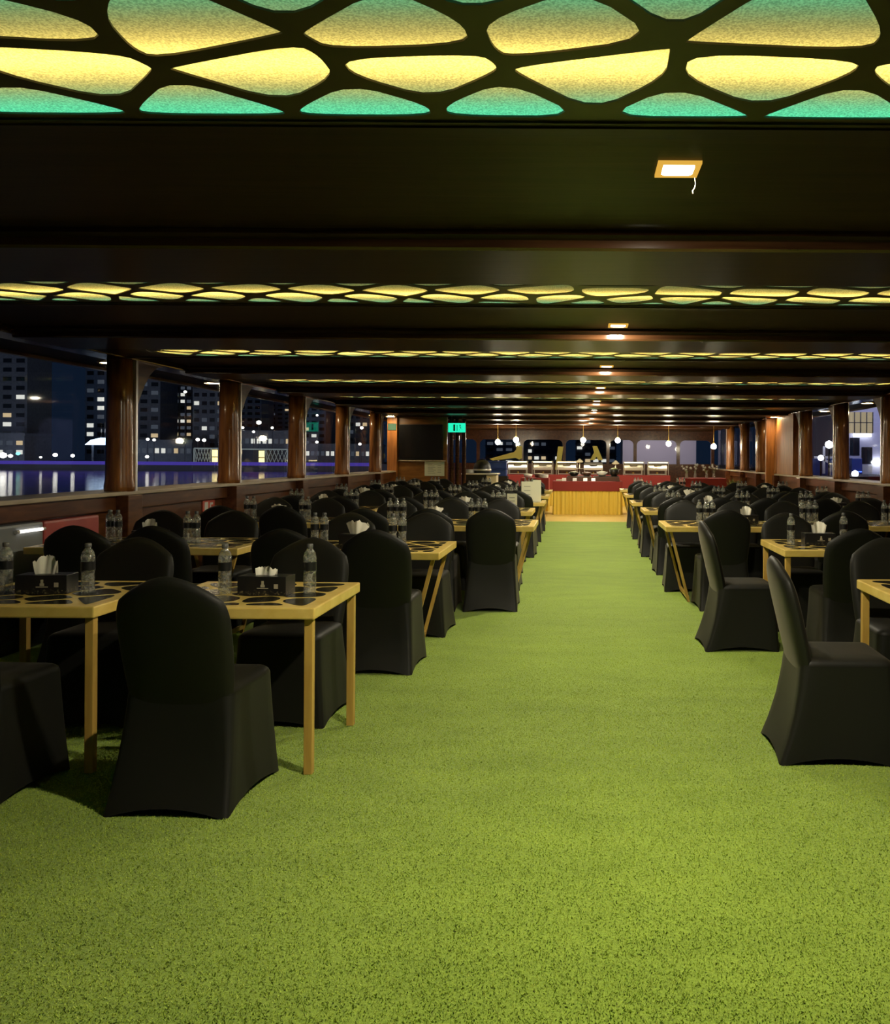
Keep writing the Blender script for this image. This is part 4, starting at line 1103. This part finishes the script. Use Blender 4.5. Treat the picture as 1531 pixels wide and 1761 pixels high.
# neighbouring boat at the right, lit blue
M['lilac'] = mat('pale_lilac_wall', (0.62, 0.60, 0.74), 0.6)
M['bluelit'] = emit('blue_neon', (0.12, 0.25, 1.0), 1.6)
M['softwhite'] = emit('white_oval_lamp', (0.9, 0.95, 1.0), 6.0)
M['warmwin'] = emit('warm_lit_window', (0.85, 0.70, 0.45), 0.45)
D = 38.0
def R(x, y): p = at(x, y, D); return p[0], p[2]
nb = thing('neighbour_boat', 'pale lilac lit cabin of a neighbouring boat in the right windows', 'boat', (0, D, 0))
x0, z0 = R(1436, 835); x1, z1 = R(1640, 640)
obj('hull', boxmesh('hull', M['quay'], 8.8, 18.5, -5.5, 6, -3.6, 0.74), nb)
obj('cabin_wall', boxmesh('cabin_wall', M['lilac'], x0, x1, 0, 6, -3.2, z1), nb)
a = R(1458, 742); b_ = R(1500, 706); obj('upper_window', boxmesh('upper_window', M['warmwin'], a[0], b_[0], -0.06, 0, a[1], b_[1]), nb)
mb = MB(); 
for q in range(5): xx = a[0]+(b_[0]-a[0])*q/4; mb.box(xx-0.02, xx+0.02, -0.1, -0.061, a[1], b_[1])
mb.box(a[0], b_[0], -0.1, -0.061, (a[1]+b_[1])/2-0.02, (a[1]+b_[1])/2+0.02)
obj('window_bars', mb.mesh('window_bars', M['darkmetal']), nb)
a = R(1466, 748); b_ = R(1497, 743); obj('light_bar', boxmesh('light_bar', M['softwhite'], a[0], b_[0], -0.15, -0.11, a[1], b_[1]), nb)
a = R(1462, 780); b_ = R(1478, 750); obj('dark_door', boxmesh('dark_door', M['pane_dark'], a[0], b_[0], -0.05, 0, a[1], b_[1]), nb)
a = R(1482, 795); b_ = R(1500, 766); obj('dark_window', boxmesh('dark_window', M['pane_dark'], a[0], b_[0], -0.05, 0, a[1], b_[1]), nb)
a = R(1459, 812); b_ = R(1477, 785); obj('blue_locker', boxmesh('blue_locker', M['blue'], a[0], b_[0], -0.5, -0.02, a[1], b_[1], 0.03), nb)
a = R(1462, 809); b_ = R(1476, 807); obj('neon_strip', boxmesh('neon_strip', M['bluelit'], a[0], b_[0], -0.54, -0.51, a[1], b_[1]), nb)
o_ = R(1509, 792)
obj('oval_lamp', MB().loops([[(o_[0]+0.28*math.cos(2*math.pi*j/16), y, o_[1]+0.13*math.sin(2*math.pi*j/16)) for j in range(16)] for y in (-0.2, -0.02)]).mesh('oval_lamp', M['softwhite']), nb)
a = R(1483, 818); b_ = R(1500, 797); obj('hatch', boxmesh('hatch', M['alu'], a[0], b_[0], -0.05, 0, a[1], b_[1]), nb)
gang = thing('gangway_frame', 'blue lit metal gangway frame in the right window', 'gangway', (0, 34, 0))
D = 34.0
mb = MB()
def Q(x, y): p = at(x, y, D); return (p[0], 0, p[2])
for a, b_ in (((1417, 812), (1417, 765)), ((1427, 815), (1427, 793)), ((1417, 788), (1427, 793)), ((1400, 784), (1434, 784)), ((1434, 815), (1432, 788))): mb.bar(Q(*a), Q(*b_), 0.09)
obj('frame', mb.mesh('frame', M['lilac']), gang)
a, b_ = Q(1400, 815), Q(1436, 786); obj('blue_screen', boxmesh('blue_screen', M['blue'], a[0], b_[0], 0.3, 0.36, a[2], b_[2]), gang)
for i, (x, y, s_) in enumerate(((1426, 762, 0.16), (1412, 785, 0.12), (1471, 812, 0.14))):
    p_ = at(x, y, 33.5); t = thing('boat_lamp', 'round white boat lamp seen through the right windows, %s' % ['high one', 'low left one', 'lowest one'][i], 'lamp', p_, 0, 'round boat lamps')
    o_ = obj('bulb', MB().lathe([(0.01, -1), (0.8, -0.6), (1, 0), (0.8, 0.6), (0.01, 1)], 10).mesh('bulb', M['softwhite'], True), t); o_.scale = (s_, s_, s_)
    obj('pole', MB().bar((0, 0.0, -s_*0.9), (0, 0.0, 0.74-p_[2]-0.001), 0.05).mesh('pole', M['darkmetal']), t)
L = bpy.data.lights.new('cabin_fill_light', 'AREA'); L.size = 1.0; L.energy = 130; L.color = (0.62, 0.66, 1.0)  # added fill light, brightens the neighbouring cabin wall
lo = bpy.data.objects.new('cabin_fill_light', L); COL.objects.link(lo)
lo.matrix_world = Matrix.Translation((13.5, 33.5, 4.5)) @ Matrix.Rotation(math.radians(65), 4, 'X')
# pale cabin seen through the stern windows
tag(obj('stern_cabin', boxmesh('stern_cabin', M['lilac'], 1.8, 5.0, 38, 40, -3.2, 3.2)), 'pale lilac cabin wall behind the right stern windows', 'boat')
L = bpy.data.lights.new('stern_fill_light', 'AREA'); L.size = 0.8; L.energy = 60; L.color = (1.0, 0.84, 0.80)  # fill light put in to brighten the stern cabin wall
lo = bpy.data.objects.new('stern_fill_light', L); COL.objects.link(lo)
lo.matrix_world = Matrix.Translation((3.0, 34.5, 3.2)) @ Matrix.Rotation(math.radians(65), 4, 'X')

# ================================================================== TURF PILE (uncountable)
rg = np.random.default_rng(3)
def pile(y0, y1, dens, name):
    n_ = int((y1-y0)*8.0*dens)
    x = rg.uniform(-4.0, 4.0, n_); y = y0+(y1-y0)*rg.uniform(0, 1, n_)
    keep = (x > -(0.69*y+0.2)) & (x < 0.38*y+0.2) & (rg.uniform(0, 1, n_) < np.clip((y1-y)/(y1-y0), 0, 1)**1.6)
    x, y = x[keep], y[keep]; n_ = len(x)
    a = rg.uniform(0, 2*np.pi, n_); w = rg.uniform(0.0014, 0.0026, n_); h = rg.uniform(0.003, 0.0075, n_)*np.clip((y1-y)/(y1-y0)*1.4, 0.25, 1)
    la = rg.uniform(0, 2*np.pi, n_); ll = rg.uniform(0.2, 1.0, n_)*h
    V = np.zeros((n_, 3, 3), dtype=np.float32)
    V[:, 0, 0] = x-np.cos(a)*w; V[:, 0, 1] = y-np.sin(a)*w
    V[:, 1, 0] = x+np.cos(a)*w; V[:, 1, 1] = y+np.sin(a)*w
    V[:, 2, 0] = x+np.cos(la)*ll; V[:, 2, 1] = y+np.sin(la)*ll; V[:, 2, 2] = h
    me = bpy.data.meshes.new(name)
    me.vertices.add(n_*3); me.vertices.foreach_set('co', V.ravel())
    me.loops.add(n_*3); me.loops.foreach_set('vertex_index', np.arange(n_*3, dtype=np.int32))
    me.polygons.add(n_); me.polygons.foreach_set('loop_start', np.arange(0, n_*3, 3, dtype=np.int32)); me.polygons.foreach_set('loop_total', np.full(n_, 3, dtype=np.int32))
    me.materials.append(M['pile']); me.update(); me.validate()
    return me
o_ = obj('turf_pile', pile(1.9, 11.0, 30000, 'turf_pile')); tag(o_, 'short green pile of the turf carpet', 'turf', None, 'stuff')
